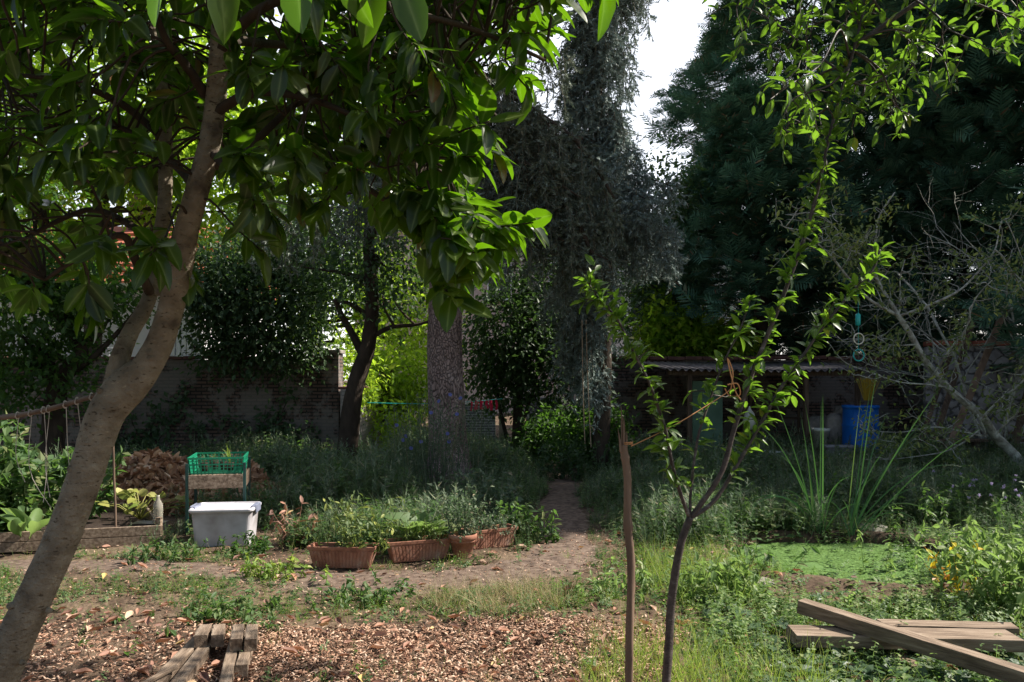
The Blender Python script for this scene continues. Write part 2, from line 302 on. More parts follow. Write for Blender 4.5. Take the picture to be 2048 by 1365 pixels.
# ---------------------------------------------------------------- foliage templates (grow along +Y, normal +Z)
def blade_leaf(w=.19, bend=.18, fold=.06, rows=((0, .05), (.12, .45), (.35, .95), (.6, 1), (.85, .62), (.95, .28), (1, .02))):
    V = []
    for y, q in rows:
        z = -bend * y * y
        V += [[-w * q, y, z + fold * q], [0, y, z], [w * q, y, z + fold * q]]
    Fc = []
    for i in range(len(rows) - 1):
        a = i * 3; Fc += [[a, a + 1, a + 4, a + 3], [a + 1, a + 2, a + 5, a + 4]]
    return A(V), A(Fc)
LAUREL = [blade_leaf(.225, .16, .05), blade_leaf(.21, .35, .09), blade_leaf(.24, .05, .03)]
LAUREL += [blade_leaf(.19, .5, .12), blade_leaf(.23, -.08, .06), (lambda t: (t[0] @ A([[1, 0, 0], [.16, 1, 0], [0, 0, 1]]).T + A([0, 0, 0]) + np.stack([.06 * t[0][:, 1] ** 2, 0 * t[0][:, 1], .03 * np.sin(9 * t[0][:, 1])], -1), t[1]))(blade_leaf(.2, .25, .07))]
OVAL = [blade_leaf(.21, .2, .06, ((0, .05), (.25, .85), (.6, 1), (.88, .5), (1, .03))), blade_leaf(.19, .4, .1, ((0, .05), (.25, .85), (.6, 1), (.88, .5), (1, .03)))]
KITE = (A([[0, 0, 0], [-.28, .45, .06], [0, 1, -.1], [.28, .45, .06]]), A([[0, 1, 2], [0, 2, 3]]))
GRASS = (A([[-.5, 0, 0], [.5, 0, 0], [-.4, .4, .03], [.4, .4, .03], [-.25, .75, -.06], [.25, .75, -.06], [0, 1, -.22]]) * A([.05, 1, 1]), [A([[0, 1, 3, 2], [2, 3, 5, 4]]), A([[4, 5, 6]])])
CURL = (lambda t: (t[0] * A([1, 1, 1]) + np.stack([0 * t[0][:, 0], 0 * t[0][:, 0], np.abs(t[0][:, 0]) ** 1.3 * .8 + .05 * np.sin(t[0][:, 1] * 7)], -1), t[1]))(blade_leaf(.2, -.15, .12))
def spray(n=8, seed=0):      # flat fan of scale-leaf twigs
    g = rng(seed); V = []; Fc = []
    def blade(o, d, w):
        o = A(o); d = A(d); sd_ = unit(np.cross(d, [0, 0, 1])) * w; k = len(V)
        V.extend([o - sd_ * .4, o + sd_ * .4, o + d * .5 + sd_, o + d, o + d * .5 - sd_]); Fc.extend([[k, k + 1, k + 2], [k, k + 2, k + 4], [k + 4, k + 2, k + 3]])
    blade([0, 0, 0], [0, 1, -.12], .03)
    for i in range(n):
        t = .1 + .8 * i / n; L = .5 * (1 - t) + .14
        for s in (-1, 1):
            a = .75 + g.random() * .25
            blade([0, t, -.12 * t], [s * L * math.sin(a), L * math.cos(a), -.1 * L + g.normal() * .03], .03)
    return A(V), A(Fc)
SPRAY = [spray(8, 1), spray(7, 2)]
def brush(n=20, seed=0):     # bottlebrush of needles
    g = rng(seed); V = []; Fc = []
    for i in range(n):
        t = .02 + .95 * i / n; a = g.random() * 6.28; r = .2 + .06 * g.random(); o = A([0, t, 0]); d = A([math.cos(a) * r, .22, math.sin(a) * r])
        s = unit(np.cross(d, [0, 1, 0])) * .045; k = len(V); V.extend([o - s, o + s, o + d]); Fc.append([k, k + 1, k + 2])
    return A(V), A(Fc)
BRUSH = [brush(20, 3), brush(16, 4)]

def rdirs(g, n, up=0.0, spread=1.0):
    v = g.normal(size=(n, 3)) * spread; v[:, 2] += up; return unit(v)
def clumps(g, c, r, n, shell=.55):
    d = unit(g.normal(size=(n, 3))); q = g.random(n) ** .5 * (1 - shell) + shell * (.55 + .45 * g.random(n))
    return A(c) + d * A(r) * q[:, None], d
def leafy(mb, g, centers, outs, per, rad_, size, T, droop=.4, flat=.5, mi=0):
    """leaf clusters: per leaves round every centre"""
    n = len(centers) * per
    c = np.repeat(centers, per, 0) + g.normal(size=(n, 3)) * rad_
    d = unit(np.repeat(outs, per, 0) * .7 + g.normal(size=(n, 3)) * .8 + A([0, 0, -droop]))
    nn = unit(A([0, 0, 1]) + g.normal(size=(n, 3)) * flat)
    sc = size * (.65 + .7 * g.random(n)); Ts = T if isinstance(T, list) else [T]
    w = g.integers(0, len(Ts), n)
    for i, t in enumerate(Ts):
        k = w == i; mb.inst(t, c[k], basis(d[k], nn[k]), sc[k], mi)
def wander(g, p, d, L, n=6, curl=.25, grav=0.0):
    p = A(p, float); d = unit(A(d, float)); out = [p]
    for i in range(n):
        d = unit(d + g.normal(size=3) * curl + A([0, 0, grav])); p = p + d * L / n; out.append(p)
    return A(out)
def interp(pts, n):
    pts = np.asarray(pts, float); t = np.linspace(0, len(pts) - 1, n); i = np.minimum(t.astype(int), len(pts) - 2); f = (t - i)[:, None]
    p0 = pts[np.maximum(i - 1, 0)]; p1 = pts[i]; p2 = pts[i + 1]; p3 = pts[np.minimum(i + 2, len(pts) - 1)]
    return .5 * (2 * p1 + (p2 - p0) * f + (2 * p0 - 5 * p1 + 4 * p2 - p3) * f ** 2 + (3 * p1 - p0 - 3 * p2 + p3) * f ** 3)
def inpoly(x, y, poly):
    poly = A(poly, float); c = np.zeros(len(x), bool); j = len(poly) - 1
    for i in range(len(poly)):
        xi, yi = poly[i]; xj, yj = poly[j]
        k = ((yi > y) != (yj > y)) & (x < (xj - xi) * (y - yi) / (yj - yi + 1e-9) + xi); c ^= k; j = i
    return c
def polysample(g, poly, n):
    poly = A(poly, float); lo, hi = poly.min(0), poly.max(0); out = []
    while len(out) < n:
        q = lo + (hi - lo) * g.random((n * 3, 2)); out += list(q[inpoly(q[:, 0], q[:, 1], poly)])
    return A(out[:n])
def part(mb, name, mat, root, **k):
    l = root.location; lift(mb, (l.x, l.y, l.z)); return mb.build(name, mat, root, **k)

# ---------------------------------------------------------------- ground, path, pond
def ground():
    xs = np.concatenate([-np.geomspace(900, 9, 24), np.linspace(-8, 8, 321)[0:], np.geomspace(9, 900, 24)])
    ys = np.concatenate([-np.geomspace(300, 1.2, 14), np.linspace(1, 15, 281), np.geomspace(15.5, 1500, 34)])
    X, Y = np.meshgrid(xs, ys); Z = gh(X, Y) * np.clip((40 - np.hypot(X, Y)) / 20, 0, 1) + np.where((np.hypot(X, Y) > 40), 0, 0)
    Z = Z + rng(1).normal(size=Z.shape) * .004 * (np.hypot(X, Y) < 15)
    nx, ny = len(xs), len(ys); i = np.arange(ny - 1)[:, None] * nx + np.arange(nx - 1)[None]
    mb = MB(); mb.add(np.stack([X, Y, Z], -1).reshape(-1, 3), np.stack([i, i + 1, i + nx + 1, i + nx], -1).reshape(-1, 4))
    m, n, b, out = new_mat('garden_soil')
    tc = N(n, 'ShaderNodeTexCoord')
    t = N(n, 'ShaderNodeTexNoise'); t.inputs['Scale'].default_value = 1.1; t.inputs['Detail'].default_value = 12; t.inputs['Roughness'].default_value = .65
    t2 = N(n, 'ShaderNodeTexNoise'); t2.inputs['Scale'].default_value = 28; t2.inputs['Detail'].default_value = 8
    for q in (t, t2): n.links.new(tc.outputs['Object'], q.inputs[0])
    c1 = ramp(n, t.outputs[0], [(.3, (.05, .035, .025)), (.48, (.105, .072, .05)), (.6, (.18, .13, .09)), (.72, (.09, .1, .04))])
    c2 = ramp(n, t2.outputs[0], [(.3, (.35, .33, .3)), (.6, (1, 1, 1)), (.8, (1.0, .9, .8))])
    mx = N(n, 'ShaderNodeMix', data_type='RGBA', blend_type='MULTIPLY'); mx.inputs[0].default_value = .8
    n.links.new(c1, mx.inputs[6]); n.links.new(c2, mx.inputs[7]); n.links.new(mx.outputs[2], b.inputs['Base Color']); b.inputs['Roughness'].default_value = .95
    b.inputs['Specular IOR Level'].default_value = .15
    bp = N(n, 'ShaderNodeBump'); bp.inputs['Strength'].default_value = .8; bp.inputs['Distance'].default_value = .02
    n.links.new(t2.outputs[0], bp.inputs['Height']); n.links.new(bp.outputs[0], b.inputs['Normal'])
    tag(mb.build('ground', m, smooth=True), kind='structure')
ground()

PATH = A([(-9, 6.6), (-4, 6.9), (-1.5, 6.35), (.2, 6.7), (.55, 8.0), (.62, 10), (.8, 12.5), (.95, 15), (1.0, 19)], float)
PATHC = interp(PATH, 200)
def pathd(x, y):
    x = np.asarray(x); y = np.asarray(y)
    return np.sqrt(np.min((x[..., None] - PATHC[:, 0]) ** 2 + (y[..., None] - PATHC[:, 1]) ** 2, -1))
def path_w(x, y): return .27 + (.12 - .14 * np.clip(-x - .8, 0, 1)) * np.clip((8 - y) / 1.5, 0, 1) + .08 * sn(x * 2, y * 2, 7)
def dirt_path():
    c = PATHC; t = unit(np.gradient(c, axis=0)); nrm = np.stack([-t[:, 1], t[:, 0]], -1); cols = []
    for s in np.linspace(-1, 1, 9):
        w = path_w(c[:, 0], c[:, 1]) * (1 + .18 * sn(c[:, 0] * 5, c[:, 1] * 5, s))
        q = c + nrm * (s * w)[:, None]
        cols.append(np.stack([q[:, 0], q[:, 1], gh(q[:, 0], q[:, 1]) + .012 - .014 * abs(s) ** 2], -1))
    V = np.stack(cols, 1).reshape(-1, 3); i = np.arange(len(c) - 1)[:, None] * 9 + np.arange(8)[None]
    mb = MB(); mb.add(V, np.stack([i, i + 9, i + 10, i + 1], -1).reshape(-1, 4))
    tag(mb.build('garden_path', mottled('trodden_earth', [(.3, (.06, .042, .032)), (.5, (.13, .09, .068)), (.65, (.19, .14, .108)), (.75, (.1, .1, .05))], 16, .95, .5, dist=.01), smooth=True), kind='structure')
dirt_path()

def pond():
    mb = MB(); a = np.linspace(0, 2 * np.pi, 64, endpoint=False)
    V = [[PX, PY, -.055]]; 
    for r in (.5, .8, 1.05):
        for q in a: V.append([PX + PRX * r * math.cos(q), PY + PRY * r * math.sin(q), -.055])
    Fq = []; Ft = [[0, 1 + i, 1 + (i + 1) % 64] for i in range(64)]
    for k in range(2):
        for i in range(64): Fq.append([1 + k * 64 + i, 1 + (k + 1) * 64 + i, 1 + (k + 1) * 64 + (i + 1) % 64, 1 + k * 64 + (i + 1) % 64])
    mb.add(V, Ft); mb.add(V, Fq)
    m = mottled('duckweed_water', [(.28, (.02, .035, .015)), (.42, (.07, .14, .035)), (.7, (.13, .23, .06))], 2.5, .6, .5, dist=.006)
    tag(mb.build('pond_water', m), kind='structure')
    g = rng(5); n = 34000; q = g.random(n) ** .5; t = g.random(n) * 6.283
    x = PX + PRX * .99 * q * np.cos(t); y = PY + PRY * .99 * q * np.sin(t); keep = sn(x * 2.6, y * 3.4, 3) + .5 * sn(x * 9, y * 9, 1) + g.random(n) * .45 - .5 * (pond_r(x, y) > .9) > -.25; x, y = x[keep], y[keep]; n = len(x)
    mb = MB(); mb.inst((A([[-.5, -.4, 0], [.5, -.3, 0], [.3, .6, 0], [-.4, .4, 0]]), A([[0, 1, 2, 3]])), np.stack([x, y, np.full(n, -.05)], -1), basis(np.stack([np.cos(t[:n]), np.sin(t[:n]), g.normal(size=n) * .05], -1), A([0, 0, 1]) + g.normal(size=(n, 3)) * .12), .02 * (.5 + g.random(n)))
    tag(mb.build('duckweed', leaf_mat('duckweed_frond', [(0, (.085, .17, .04)), (1, (.17, .29, .075))], (.3, .5, .08), .15)), 'bright green duckweed covering the still garden pond', 'duckweed', kind='stuff')
    # stones on the rim
    for i, (px, py, s, lab) in enumerate([(1345, 1075, .17, 'flat pale stone in the weeds left of the pond, behind the sapling fork'), (1520, 1062, .16, 'mossy rounded stone at the far left bank of the pond'),
            (1665, 1052, .2, 'brown stone between the two iris clumps on the far bank'), (1745, 1058, .16, 'dark stone on the far bank, right of the right iris clump'),
            (1880, 1168, .15, 'small flat grey stone at the near right corner of the pond'), (1510, 1165, .13, 'grey stone at the near left edge of the pond')]):
        c = G(px, py); g = rng(30 + i); V = []; k = 14
        mb = MB(); prof = [(.01, -.2), (.8, -.15), (1, .05), (.85, .25), (.5, .36), (.01, .4)]
        mb.lathe(prof, k); v = mb.v[0]; v *= (1 + .22 * g.normal(size=(len(v), 1)) * .5); v *= A([s * 1.3, s, s * .75])
        tag(mb.build('stone', M['stone'], smooth=False, bev=.01, loc=(c[0], c[1], float(gh(c[0], c[1]))), rz=g.random() * 6), lab, 'stone', 'stones round the pond')
pond()

# ---------------------------------------------------------------- walls
def wall(name, pts, th, h, mat, label, cat='wall', coping=None, cop_over=.05, cop_h=.06, slope=None):
    base = thing(name, label, cat, (pts[0][0], pts[0][1], -.1))
    mb = MB(); cp = MB()
    for (a, b) in zip(pts[:-1], pts[1:]):
        a3 = A([a[0], a[1], (h - .1) / 2]); b3 = A([b[0], b[1], (h - .1) / 2]); mb.beam(a3, b3, th, h + .1)
        if coping:
            n = max(1, int(np.linalg.norm(b3 - a3) / .4)); d = (b3 - a3) / n
            for i in range(n):
                g = rng(i + int(h * 100)); p = a3 + d * i; q = a3 + d * (i + .97); z = h + cop_h / 2 + .002 + g.normal() * .006
                cp.beam((p[0], p[1], z), (q[0], q[1], z + g.normal() * .008), th + 2 * cop_over, cop_h)
    part(mb, 'brickwork', M[mat], base)
    if coping: part(cp, 'coping', M[coping], base, bev=.01)
    return base
w1 = wall('garden_wall', [(-17, 16), (-3.72, 16)], .3, 2.0, 'brick_old', 'long dark whitewashed brick wall at the back left, behind the table', coping='tile_dark')
mb = MB(); mb.box((-3.6, 15.96, 1.06), (.34, .42, 2.12)); part(mb, 'pillar', M['brick_old'], w1)
mb = MB(); mb.box((-3.6, 15.96, 2.16), (.42, .5, .07)); part(mb, 'cap', M['stone'], w1, bev=.01)
w2 = wall('side_wall', [(-3.15, 15.2), (-3.3, 26)], .25, 1.42, 'brick_white', 'sunlit whitewashed brick wall running away behind the slanting dark trunk', coping='tile_dark', cop_h=.05)
w3 = wall('boundary_wall', [(1.9, 18.2), (22, 18.2)], .3, 2.05, 'brick_old', 'dark brick boundary wall behind the shed', coping='tile_dark', cop_h=.08, cop_over=.08)
w4 = wall('rubble_stone_wall', [(8.6, 16.6), (14, 14.5)], .4, 2.28, 'rubble', 'pale grey rubble wall with a red tile top at the right edge', coping='tile', cop_h=.1, cop_over=.08)
w5 = wall('low_wall', [(-1.3, 21.5), (-.45, 21.5)], .25, .95, 'brick_dark', 'low grey brick wall with pale joints right behind the big trunk')
mb = MB(); mb.beam((-.35, 21.4, .5), (-.22, 21.4, .5), .12, 1.15); part(mb, 'post', M['cloth_grey'], w5, bev=.01)
w6 = wall('low_wall', [(.4, 20), (1.2, 20.3)], .25, 1.15, 'rubble', 'low pale wall behind the bushes left of the swing ropes')

# ---------------------------------------------------------------- houses
def house(name, label, x0, x1, y, dep, h, wallm, roofh, roofm, wins, slats=(), loc_h=0):
    b = thing(name, label, 'house', ((x0 + x1) / 2, y, 0))
    mb = MB(); mb.box(((x0 + x1) / 2, y + dep / 2, h / 2), (x1 - x0, dep, h)); part(mb, 'wall', M[wallm], b)
    if roofh:
        mb = MB(); e = .4; xm = (y + dep / 2)
        V = A([[x0 - e, y - e, h - .05], [x1 + e, y - e, h - .05], [x1 + e, y + dep + e, h - .05], [x0 - e, y + dep + e, h - .05], [x0 - e, xm, h + roofh], [x1 + e, xm, h + roofh]])
        mb.add(V, [[0, 1, 5, 4], [2, 3, 4, 5], [0, 3, 2, 1]]); mb.add(V, [[0, 4, 3], [1, 2, 5]])
        for i in range(int(dep / 2 / .32)):      # tile courses
            f = i / (dep / 2 / .32); mb.beam((x0 - e, y - e + f * (dep / 2 + e), h - .02 + f * (roofh + .05)), (x1 + e, y - e + f * (dep / 2 + e), h - .02 + f * (roofh + .05)), .08, .07)
        rf = part(mb, 'roof', M[roofm], b)
        mb = MB(); mb.box((x0 + (x1 - x0) * .7, xm, h + roofh + .4), (.9, .6, 1.4)); q = mb; lift(q, tuple(b.location)); q.build('chimney', M['brick_old'], rf)
        mb = MB(); mb.beam((x0 - e, y - e - .06, h - .1), (x1 + e, y - e - .06, h - .1), .12, .12); part(mb, 'gutter', M['white'], b)
    for (wx, wz, ww, wh) in wins:
        mb = MB(); t = .07
        for (cx, cz, sx, sz) in ((wx, wz + wh / 2, ww + t, t), (wx, wz - wh / 2, ww + t, t), (wx - ww / 2, wz, t, wh - t), (wx + ww / 2, wz, t, wh - t), (wx, wz, t, wh - t), (wx - ww / 4, wz + wh * .2, ww / 2 - t, t * .7), (wx + ww / 4, wz + wh * .2, ww / 2 - t, t * .7)):
            mb.box((cx, y - .05, cz), (sx, .1, sz))
        f = part(mb, 'window', M['white'], b)
        mb = MB(); mb.box((wx, y - .01, wz), (ww, .04, wh)); lift(mb, tuple(b.location)); mb.build('pane', M['glass'], f)
        mb = MB(); mb.box((wx, y - .1, wz - wh / 2 - .08), (ww + .3, .22, .07)); lift(mb, tuple(b.location)); mb.build('sill', M['white'], f)
    for (sx, sw, s0, s1) in slats:
        mb = MB(); n = int(sw / .16)
        for i in range(n): mb.box((sx + (i + .5) * .16, y - .05, (s0 + s1) / 2), (.13, .07, s1 - s0))
        part(mb, 'slatted_panel', M['white'], b)
    return b
wn = [(x, z, 1.1, 1.7) for z in (6.3, 9.6) for x in (-5.8, -3.2, -.6, 2.3)]
house('brick_house', 'tall pale brick house with a red tiled roof behind the hanging spruce branches', -7.5, 4.6, 38, 9, 11.6, 'housebrick', 3.0, 'tile', wn)
house('brick_annex', 'lower pale brick annex with white windows seen under the blue spruce', 4.7, 12, 36.5, 7, 8.6, 'whitewash', 0, 'tile', [(5.9, 5.6, 1.0, 2.4), (7.6, 5.6, .8, 2.4), (6.2, 8.0, 1.2, .5)])
house('white_house', 'white house with slatted panels seen over the wall behind the forked trunk', -20.5, -9.3, 24, 7, 4.5, 'whitewash', 2.4, 'tile', [(-15.9, 3.2, 1.1, 1.4)], [(-13.3, 1.1, 1.6, 3.6), (-10.9, 1.6, 1.6, 3.3)])
mb = MB(); 
tr = thing('railing', 'low ornamental iron railing on top of the back wall by the forked trunk', 'railing', (-7.1, 16, 2.07))
for i in range(22):
    x = -8.2 + i * .11; mb.tube([(x, 16, 2.07), (x, 16, 2.24)], .006, 5); a = np.linspace(0, 6.28, 12)
    if i % 2 == 0: mb.tube(np.stack([x + .055 + .045 * np.cos(a), 0 * a + 16, 2.15 + .045 * np.sin(a)], -1), .005, 4)
for z in (2.08, 2.24): mb.tube([(-8.25, 16, z), (-5.8, 16, z)], .009, 5)
part(mb, 'bars', M['white'], tr)

# ---------------------------------------------------------------- trees
def tree(name, label, cat, base, trunk, limbs, tr_mat, crown_mat, fill, group=None, k=10, wob=.1):
    """trunk / limbs: list of (points, r0, r1); fill(mb) adds the leaves"""
    b = thing(name, label, cat, base, group=group)
    mb = MB()
    for i, (pts, r0, r1) in enumerate(trunk + limbs):
        n = max(8, len(pts) * 5) if i < len(trunk) else max(6, len(pts) * 3)
        mb.tube(interp(pts, n), np.linspace(r0, r1, n), k if i < len(trunk) else 6, wob=wob, seed=i)
    part(mb, 'trunk', M[tr_mat], b, smooth=True)
    if fill:
        mb = MB(); fill(mb); part(mb, 'crown', M[crown_mat], b)
    return b
def limbs_to(g, axis, targets, r0, r1=.01, bow=.3):
    """thin limbs from the nearest lower point of the trunk axis to crown clumps"""
    out = []
    for t in targets:
        d = np.linalg.norm(axis - t, axis=1) + 1.2 * np.maximum(0, axis[:, 2] - t[2] + .2); a = axis[np.argmin(d)]
        m = (a + t) / 2 + g.normal(size=3) * bow * .4 + A([0, 0, bow * .3]); out.append(([a, m, t], r0, r1))
    return out
def broad(name, label, cat, base, trunk, r, blobs, ncl, per, lsize, crown, tmat='bark_dark', seed=0, crad=.22, T=KITE, droop=.3, nl=14, group=None, limbs=()):
    g = rng(seed); C = []; O = []
    for c, rr, w in blobs:
        p, d = clumps(g, c, rr, max(1, int(ncl * w))); C.append(p); O.append(d)
    C = np.concatenate(C); O = np.concatenate(O); k = C[:, 2] > .1; C, O = C[k], O[k]
    ax = interp(trunk, 30); sel = C[g.integers(0, len(C), nl)]
    return tree(name, label, cat, base, [(trunk, r, r * .35)], list(limbs) + limbs_to(g, ax, sel, r * .32, .008), tmat, crown, lambda mb: leafy(mb, g, C, O, per, crad, lsize, T, droop), group)

# left far tree, dark, with its trunk at the left edge
def PP(*q): return [P(*a) for a in q]
base = G(95, 935); base[1] = 13.2; base[0] = (95 - 1024) / F * 13.2
broad('leafy_tree', 'dark leafy tree with a wide twisted trunk at the far left, before the wall', 'tree', (*base[:2], -.05),
      [(base[0], 13.2, -.1), P(110, 850, 13.2), P(118, 760, 13.2), P(160, 700, 13.2), P(70, 560, 13.4)], .22,
      [(P(20, 600, 13), (1.8, 1.4, 1.1), .4), (P(-150, 400, 13), (2.5, 2, 2.5), .4), (P(60, 760, 12.8), (1.3, .6, .5), .12), (P(180, 560, 13.2), (1.0, 1, .7), .16)], 950, 14, .12, 'mid', seed=11,
      limbs=[(PP((118, 760, 13.2), (180, 720, 13.2), (240, 660, 13.3), (290, 600, 13.3)), .07, .02), (PP((115, 780, 13.2), (90, 720, 13.1), (20, 650, 13)), .06, .02)])
# background trees behind the left wall
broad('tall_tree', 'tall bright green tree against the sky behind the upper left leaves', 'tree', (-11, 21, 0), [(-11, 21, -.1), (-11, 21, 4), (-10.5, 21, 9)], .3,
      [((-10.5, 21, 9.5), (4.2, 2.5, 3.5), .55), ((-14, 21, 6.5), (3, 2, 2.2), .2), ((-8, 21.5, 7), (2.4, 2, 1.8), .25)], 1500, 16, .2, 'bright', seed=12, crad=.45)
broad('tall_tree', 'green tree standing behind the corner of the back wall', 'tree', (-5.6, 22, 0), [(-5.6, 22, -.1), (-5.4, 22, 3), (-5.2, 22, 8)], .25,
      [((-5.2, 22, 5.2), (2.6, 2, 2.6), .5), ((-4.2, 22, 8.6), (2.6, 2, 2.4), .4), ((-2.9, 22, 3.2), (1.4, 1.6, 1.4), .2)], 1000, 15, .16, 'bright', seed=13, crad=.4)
# dark evergreen overhanging the wall
broad('yew_tree', 'dense dark evergreen hanging over the back wall between both dark trunks', 'tree', (-6.2, 17.4, 0), [(-6.2, 17.4, -.1), (-6.2, 17.3, 2), (-6, 17, 4)], .2,
      [(P(520, 600, 15.6), (1.7, 1.0, .9), .5), (P(430, 560, 15.4), (.9, .8, .8), .2), (P(520, 690, 15.4), (1.4, .6, .4), .2), (P(620, 520, 16), (1.3, 1, .8), .25), (P(540, 470, 17), (1.0, .9, .7), .12)], 1050, 13, .12, 'dark', seed=14, crad=.25, droop=.6)
# slanting dark tree left of the big trunk
tb = G(690, 925); D = 14.2
broad('slanting_tree', 'dark slanting tree with forked limbs left of the big spruce trunk', 'tree', (P(690, 900, D)[0], D, -.05),
      [(P(690, 900, D)[0], D, -.1), P(700, 850, D), P(712, 770, D), P(735, 690, D), P(745, 600, D), P(738, 480, D), P(750, 330, D), P(760, 150, D)], .19,
      [(P(740, 420, D), (1.4, 1.3, 1.6), .35), (P(690, 560, D), (1.1, 1, .6), .15), (P(790, 560, D + .3), (.7, 1, .7), .12), (P(800, 300, D + .5), (1.6, 1.3, 1.4), .3)], 430, 13, .11, 'dark', seed=15, crad=.3,
      limbs=[(PP((728, 715, D), (705, 670, D), (685, 635, D), (670, 600, D - .2)), .09, .04), (PP((735, 680, D), (780, 655, D), (830, 650, D), (870, 640, D)), .05, .02),
             (PP((790, 655, D), (770, 620, D), (765, 590, D)), .03, .012), (PP((830, 650, D), (800, 620, D), (790, 600, D + .3)), .025, .01)])
# dark mass right of the trunk
broad('dark_bush_tree', 'dark small-leaved evergreen right of the big trunk, behind the red strips', 'tree', (.1, 17, 0), [(.1, 17, -.1), (.15, 17, 1.5), (.3, 17, 4)], .14,
      [(P(1030, 660, 16.5), (1.05, 1, 1.2), .4), (P(1100, 730, 16.5), (1.1, .9, .9), .25), (P(1000, 760, 17), (.8, .8, .5), .12), (P(1130, 560, 17), (1.1, 1, 1.2), .25), (P(1180, 640, 17), (.8, .8, 1.0), .15)], 950, 13, .12, 'dark', seed=16, crad=.26,
      limbs=[(PP((1020, 900, 17), (1000, 820, 17), (980, 700, 17)), .06, .02), (PP((1025, 900, 17), (1060, 800, 17), (1090, 700, 17)), .05, .02)])
broad('leafy_shrub', 'loose green shrub growing under the dark evergreen, right of the path', 'shrub', (1.1, 16, 0), [(1.1, 16, -.1), (1.1, 16, .6), (1.2, 16, 1.2)], .04,
      [(P(1110, 880, 15.5), (.7, .6, .55), .5), (P(1190, 870, 14.5), (.7, .5, .5), .5)], 420, 11, .11, 'mid', seed=17, crad=.16)
# small sparse tree in front of the brick house window
broad('sparse_tree', 'thin small-leaved tree in front of the house window, right of the hanging spruce', 'tree', (3.6, 19.6, 0), [(3.6, 19.6, -.1), (3.6, 19.6, 2), (3.7, 19.6, 5)], .09,
      [(P(1310, 560, 19.6), (1.1, .9, 1.5), .6), (P(1330, 400, 19.6), (.9, .9, 1.2), .3), (P(1300, 680, 19.6), (.8, .8, .6), .2)], 430, 12, .13, 'dark', seed=18, crad=.3)
# bright shrubs: backlit vine, then one with sunlight put into its leaf colour
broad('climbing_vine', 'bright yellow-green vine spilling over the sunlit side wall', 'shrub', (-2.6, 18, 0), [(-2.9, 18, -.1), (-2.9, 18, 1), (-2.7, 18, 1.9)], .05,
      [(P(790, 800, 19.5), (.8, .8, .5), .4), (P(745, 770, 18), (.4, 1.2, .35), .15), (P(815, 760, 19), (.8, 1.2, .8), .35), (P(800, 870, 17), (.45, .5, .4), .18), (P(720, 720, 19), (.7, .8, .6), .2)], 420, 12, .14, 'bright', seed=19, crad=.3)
broad('bright_shrub', 'green shrub over the wall left above the shed roof, sunlight put into its colour', 'shrub', (4.1, 19.0, 0), [(4.1, 19.0, -.1), (4.1, 19.0, 1.5), (4.1, 19.0, 2.6)], .06,
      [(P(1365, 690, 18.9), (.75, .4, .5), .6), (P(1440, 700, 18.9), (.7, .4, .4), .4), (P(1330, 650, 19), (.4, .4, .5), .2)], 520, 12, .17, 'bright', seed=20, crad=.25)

# ---------------------------------------------------------------- conifers
def conifer_mesh(seed, H, R, n, z0=.6):
    g = rng(seed); mb = MB(); tz = g.random(n) ** .8; z = z0 + tz * (H - z0); a = g.random(n) * 6.283
    prof = np.clip(1 - tz, .03, 1) ** .55 * R * (1 + .22 * np.sin(a * 3 + z * 1.3 + seed) + .16 * np.sin(a * 5 - z * 2.1) + .12 * np.sin(z * 4 + a * 2))
    r = prof * (.78 + .22 * g.random(n))
    # limb grouping: pull sprays together into boughs
    bz = np.round(z * 2.2 + np.sin(a * 4) * .6) / 2.2; z = z * .45 + bz * .55 + g.normal(size=n) * .05
    p = np.stack([r * np.cos(a), r * np.sin(a), z - .12 * r], -1)
    out = np.stack([np.cos(a), np.sin(a), 0 * a], -1)
    d = unit(out + A([0, 0, .25]) + g.normal(size=(n, 3)) * .38); nn = unit(A([0, 0, 1]) + g.normal(size=(n, 3)) * .5)
    w = g.integers(0, 2, n); sc = .62 * (.6 + .7 * g.random(n))
    for i in (0, 1): k = w == i; mb.inst(SPRAY[i], p[k], basis(d[k], nn[k]), sc[k])
    return mb
def conifer(label, x, y, H, R, n, seed, z0, group='tall dark conifers behind the shed'):
    b = thing('cypress_tree', label, 'tree', (x, y, 0), group=group)
    g = rng(seed); mb = MB(); ax = A([(0, 0, -.1), (.05, 0, H * .3), (0, .05, H * .7), (0, 0, H * .95)]); mb.tube(interp(ax, 24), np.linspace(.28, .03, 24), 10, wob=.1)
    for i in range(60):
        z = .8 + g.random() * H * .8; a = g.random() * 6.28; L = R * (1 - z / H) ** .5 * .8
        mb.tube([(0, 0, z), (math.cos(a) * L * .5, math.sin(a) * L * .5, z + .05), (math.cos(a) * L, math.sin(a) * L, z - .1)], [.04, .025, .01], 5)
    mb.build('trunk', M['bark_dark'], b, smooth=True); conifer_mesh(seed, H, R, n, z0).build('crown', M['leyland'], b); return b
c1 = conifer('huge dark cypress right of the sky gap, its left edge against the sky', 9.0, 25, 18, 5.0, 11500, 41, 1.0)
conifer('lower bushy cypress left of the huge one, its top below the sky gap', 6.2, 19.9, 8.6, 2.4, 4800, 42, 3.3)
conifer('dark cypress at the right edge with dry twigs before it', 12.2, 19.9, 16, 3.4, 7000, 43, 1.0)
conifer('dark cypress rising over the pale rubble wall at the right edge', 10.6, 21.2, 16, 3.1, 7000, 44, 1.2)
conifer('slim dark cypress filling the gap over the right half of the shed roof', 8.1, 20.6, 7, 1.9, 3000, 46, 1.3)
c4 = dup(c1, (19.0, 20.5, 0), 1.0, 'unseen cypress beyond the right edge of the picture, added to shade the garden')  # out of view, added for the shade it throws
c5 = conifer('tall cypress beyond the right edge, added to shade the middle ground', 12.8, 13.2, 19, 3.6, 7000, 45, 1.0)  # beyond the view, added to throw shade across the middle ground
